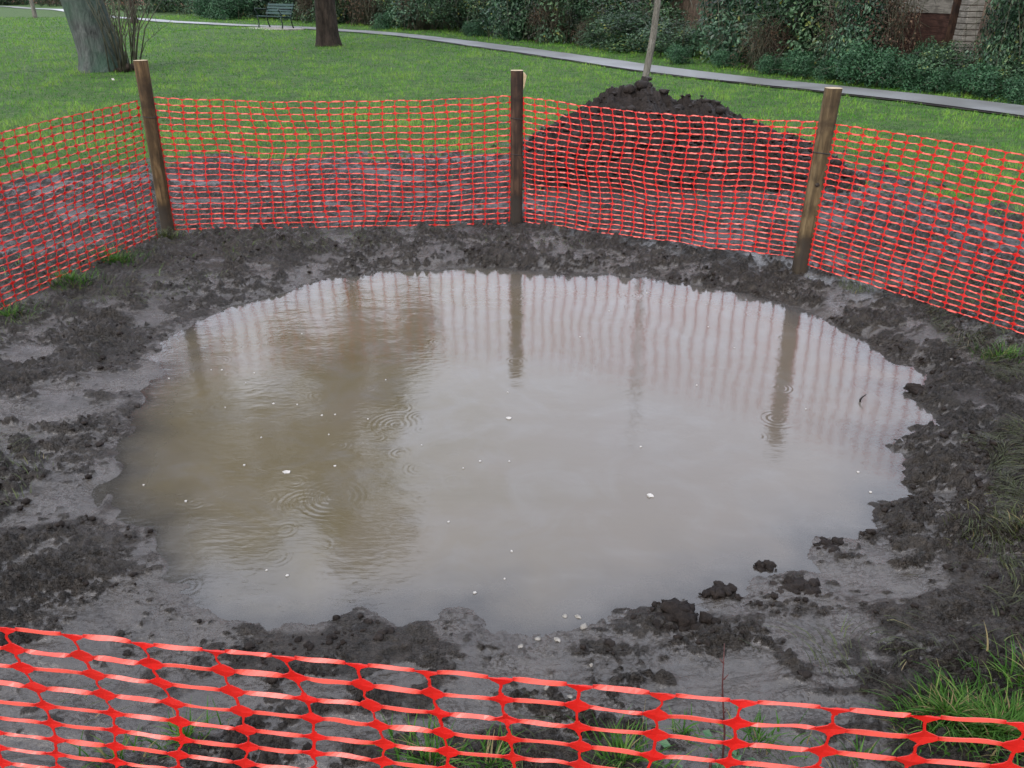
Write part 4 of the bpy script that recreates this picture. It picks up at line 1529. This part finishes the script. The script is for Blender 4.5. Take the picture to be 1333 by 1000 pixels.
for i, (px, py, rad, n, h, lab) in enumerate(TUFTS):
    gg = np.random.default_rng(300 + i)
    n = int(n * 0.6) if (py > 930 and px < 1200) else n
    c = gp(px, py, 0.08)
    a = gg.uniform(0, 2 * pi, n)
    rr_ = np.minimum(rad * np.abs(gg.normal(0, 0.58, n)), rad * 1.15)
    X, Y = c.x + np.cos(a) * rr_ * 1.25, c.y + np.sin(a) * rr_ * 0.8
    Z = mud_fields(X, Y)[0]
    dull = 'dull' in lab or 'yellowish' in lab
    if py > 930 and px < 1200:
        h *= 0.75
    hh = h * gg.uniform(0.35, 1.15, n)
    V, Fq, hv = blades(np.stack([X - c.x, Y - c.y, Z - c.z], -1), hh, 0.0052 * gg.uniform(0.6, 1.2, n) * (0.75 if py < 500 else 1), gg.uniform(0.35, 1.15, n),
                       np.where(gg.uniform(0, 1, n) < 0.10, 1.0, np.clip(gg.normal(0.48, 0.26, n), 0, 0.9)), 5, 310 + i, 0.45, az=a + gg.normal(0, 0.7, n) + (0.5 if i < 2 else 0))
    o = np_mesh('grass_tuft', V, Fq, M['grass_dull' if dull else 'grass_near'], attrs={'hue': hv})
    o.location = c
    tag(o, lab, 'grass tuft', 'grass tufts in the mud')

# ------------------------------------------------------------------ red stem and small weed by the front net
SBp = gp(940, 1012, 0.09)
tp = aty(943, 838, SBp.y)
e = empty('dead_stem', SBp)
tag(e, 'thin dark red dead plant stem standing behind the front net', 'plant')
tt = tp - SBp
m = MB()
m.tube([(0, 0, -0.03), tuple(tt * 0.35 + Vector((0.004, 0, 0))), tuple(tt * 0.7 + Vector((-0.003, 0, 0))), tuple(tt)], [0.0034, 0.0026, 0.0018, 0.0008], 7)
for q, (s_, zz) in enumerate([(1, .5), (-1, .62), (1, .75), (-1, .86)]):
    b_ = tt * zz
    m.tube([b_, b_ + Vector((0.010 * s_, 0.004, 0.012))], [0.0018, 0.0008], 5)
m.tube([(-0.03, 0.0, -0.02), tuple(tt * 0.16 + Vector((-0.024, 0.01, 0)))], [0.004, 0.003], 6)
m.build('stalk', M['stem'], e, True)
gg = np.random.default_rng(90)
nl = 26
P = np.stack([gg.normal(-0.02, 0.045, nl), gg.normal(0.02, 0.04, nl), gg.uniform(0.01, 0.07, nl)], -1)
V, Fq, hv = leaf_mesh(P, np.tile([0, -0.2, 1.0], (nl, 1)), 0.03 * gg.uniform(0.6, 1.3, nl), gg.uniform(0.5, 1, nl), 91, 0.7)
np_mesh('leaves', V, Fq, M['leaf_bright'], e, False, {'hue': hv})

# ------------------------------------------------------------------ bits on the water and the mud
PET = [(393, 435), (275, 482), (289, 482), (331, 486), (320, 499), (356, 526), (387, 527), (293, 531), (419, 541), (436, 540), (428, 566), (436, 607), (220, 493), (479, 546), (318, 606),
       (340, 570), (793, 405), (842, 382), (755, 439), (661, 511), (625, 601), (663, 601), (603, 610), (834, 582), (502, 495), (549, 580), (1117, 615), (907, 502), (956, 453), (1133, 641),
       (922, 426), (1049, 533), (242, 653), (187, 632), (347, 743), (374, 750), (584, 680), (657, 754), (618, 772), (666, 718)]


def petal_mesh(r, seed):
    gg = np.random.default_rng(seed)
    n = 10
    V = [(0, 0, 0.0030 + r * 0.10)]
    for q in range(n):
        a = 2 * pi * q / n
        rr_ = r * (1 + gg.uniform(-0.25, 0.25)) * (1.0 if q % 2 else 0.85)
        V.append((cos(a) * rr_ * 1.25, sin(a) * rr_, 0.0030 + r * 0.22 * gg.uniform(0, 1)))
    V += [(v[0] * 0.9, v[1] * 0.9, -0.002) for v in V[1:]]
    Fq = [(0, 1 + q, 1 + (q + 1) % n, 1 + (q + 1) % n) for q in range(n)] + [(1 + q, 1 + n + q, 1 + n + (q + 1) % n, 1 + (q + 1) % n) for q in range(n)]
    m = MB()
    m.add(V, Fq)
    return m


pm = [petal_mesh(0.0042, 1).build('petal', M['petal']), petal_mesh(0.0032, 2).build('petal', M['petal']), petal_mesh(0.0050, 3).build('petal', M['petal'])]
for i, (px, py) in enumerate(PET):
    o = pm[i] if i < 3 else pm[i % 3].copy()
    if i >= 3:
        COL.objects.link(o)
    o.location = gp(px, py, 0.0)
    o.rotation_euler = (0, 0, gh.uniform(0, 6.28))
    tag(o, 'tiny white petal floating on the brown water', 'petal', 'tiny white petals floating on the water')
for lab, px, py, r, sd_ in [('largest white petal, curled, floating on the left part of the water', 373, 615, 0.013, 5), ('white petal floating alone on the right middle of the water', 846, 646, 0.012, 6),
                            ('wide white petal floating in line below the middle stake reflection', 662, 545, 0.011, 7)]:
    o = petal_mesh(r, sd_).build('petal', M['petal'])
    o.location = gp(px, py, 0.0)
    tag(o, lab, 'petal', 'larger white petals floating on the water')
ST = [(760, 812, .017, 'round white stone at the near shore beside the dark mud ledge'), (726, 828, .014, 'white stone half sunk left of the round white stone'), (700, 826, .012, 'small grey stone at the near shore'), (678, 837, .012, 'pale stone furthest left on the near shore'),
      (736, 796, .013, 'buff stone under shallow water at the near shore'), (753, 797, .012, 'white chip in the shallows beside the buff stone'), (712, 902, .017, 'flat white stone seen through the front net'), (770, 864, .010, 'small white chip on the mud above the front net'),
      (726, 891, .013, 'pinkish stone above the flat white stone at the front net'), (742, 912, .013, 'pink stone right of the flat white stone at the front net'), (1237, 478, .03, 'buff stone on the right bank below the right net')]
for i, (px, py, r, lab) in enumerate(ST):
    c = gp(px, py, 0.02)
    z = gz(c.x, c.y)
    r = r * 0.66
    V, Fq = lumps(np.array([[0, 0, 0.0]]), [r], 400 + i)
    o = np_mesh('stone', V, Fq, M['stone'])
    o.location = (c.x, c.y, max(z, 0.0 if py < 830 else z) + r * 0.15)
    tag(o, lab, 'stone', 'stones at the near shore')
c = gp(1121, 523, 0.0)
m = MB()
m.tube([(-0.004, 0, -0.02), (-0.006, 0, 0.012), (0.002, 0.0, 0.026), (0.018, 0, 0.040)], [0.004, 0.005, 0.004, 0.0015], 6)
o = m.build('twig', M['blackbit'], None, True)
o.location = c
tag(o, 'short black hooked twig poking out of the water on the right', 'twig')
for i, (px, py, lab) in enumerate([(148, 108, 'pale fallen leaf on the lawn right below the mossy tree'), (268, 62, 'yellow fallen leaf on the lawn left of the bench slab'), (384, 66, 'brown fallen leaf on the lawn left of the brown trunk')]):
    c = gp(px, py)
    V, Fq, hv = leaf_mesh(np.array([[0, 0, 0.06]]), np.array([[0, -0.6, 1.0]]), np.array([0.07]), np.array([1.0]), 500 + i, 0.75)
    o = np_mesh('fallen_leaf', V, Fq, M['petal'] if i == 0 else M['leaf_brown'], None, False, {'hue': hv})
    o.location = (c.x, c.y, float(terrain(np.array([c.x]), np.array([c.y]))[0]))
    tag(o, lab, 'leaf', 'leaves on the lawn')
# corner stakes beyond the frame, where the front net is tied
stake(FL, None, None, 0.046, 'post_warm', 'brown stake at the near left corner of the net', square=2.6)
stake(FR, None, None, 0.046, 'post_pale', 'brown stake at the near right corner of the net', square=2.6)
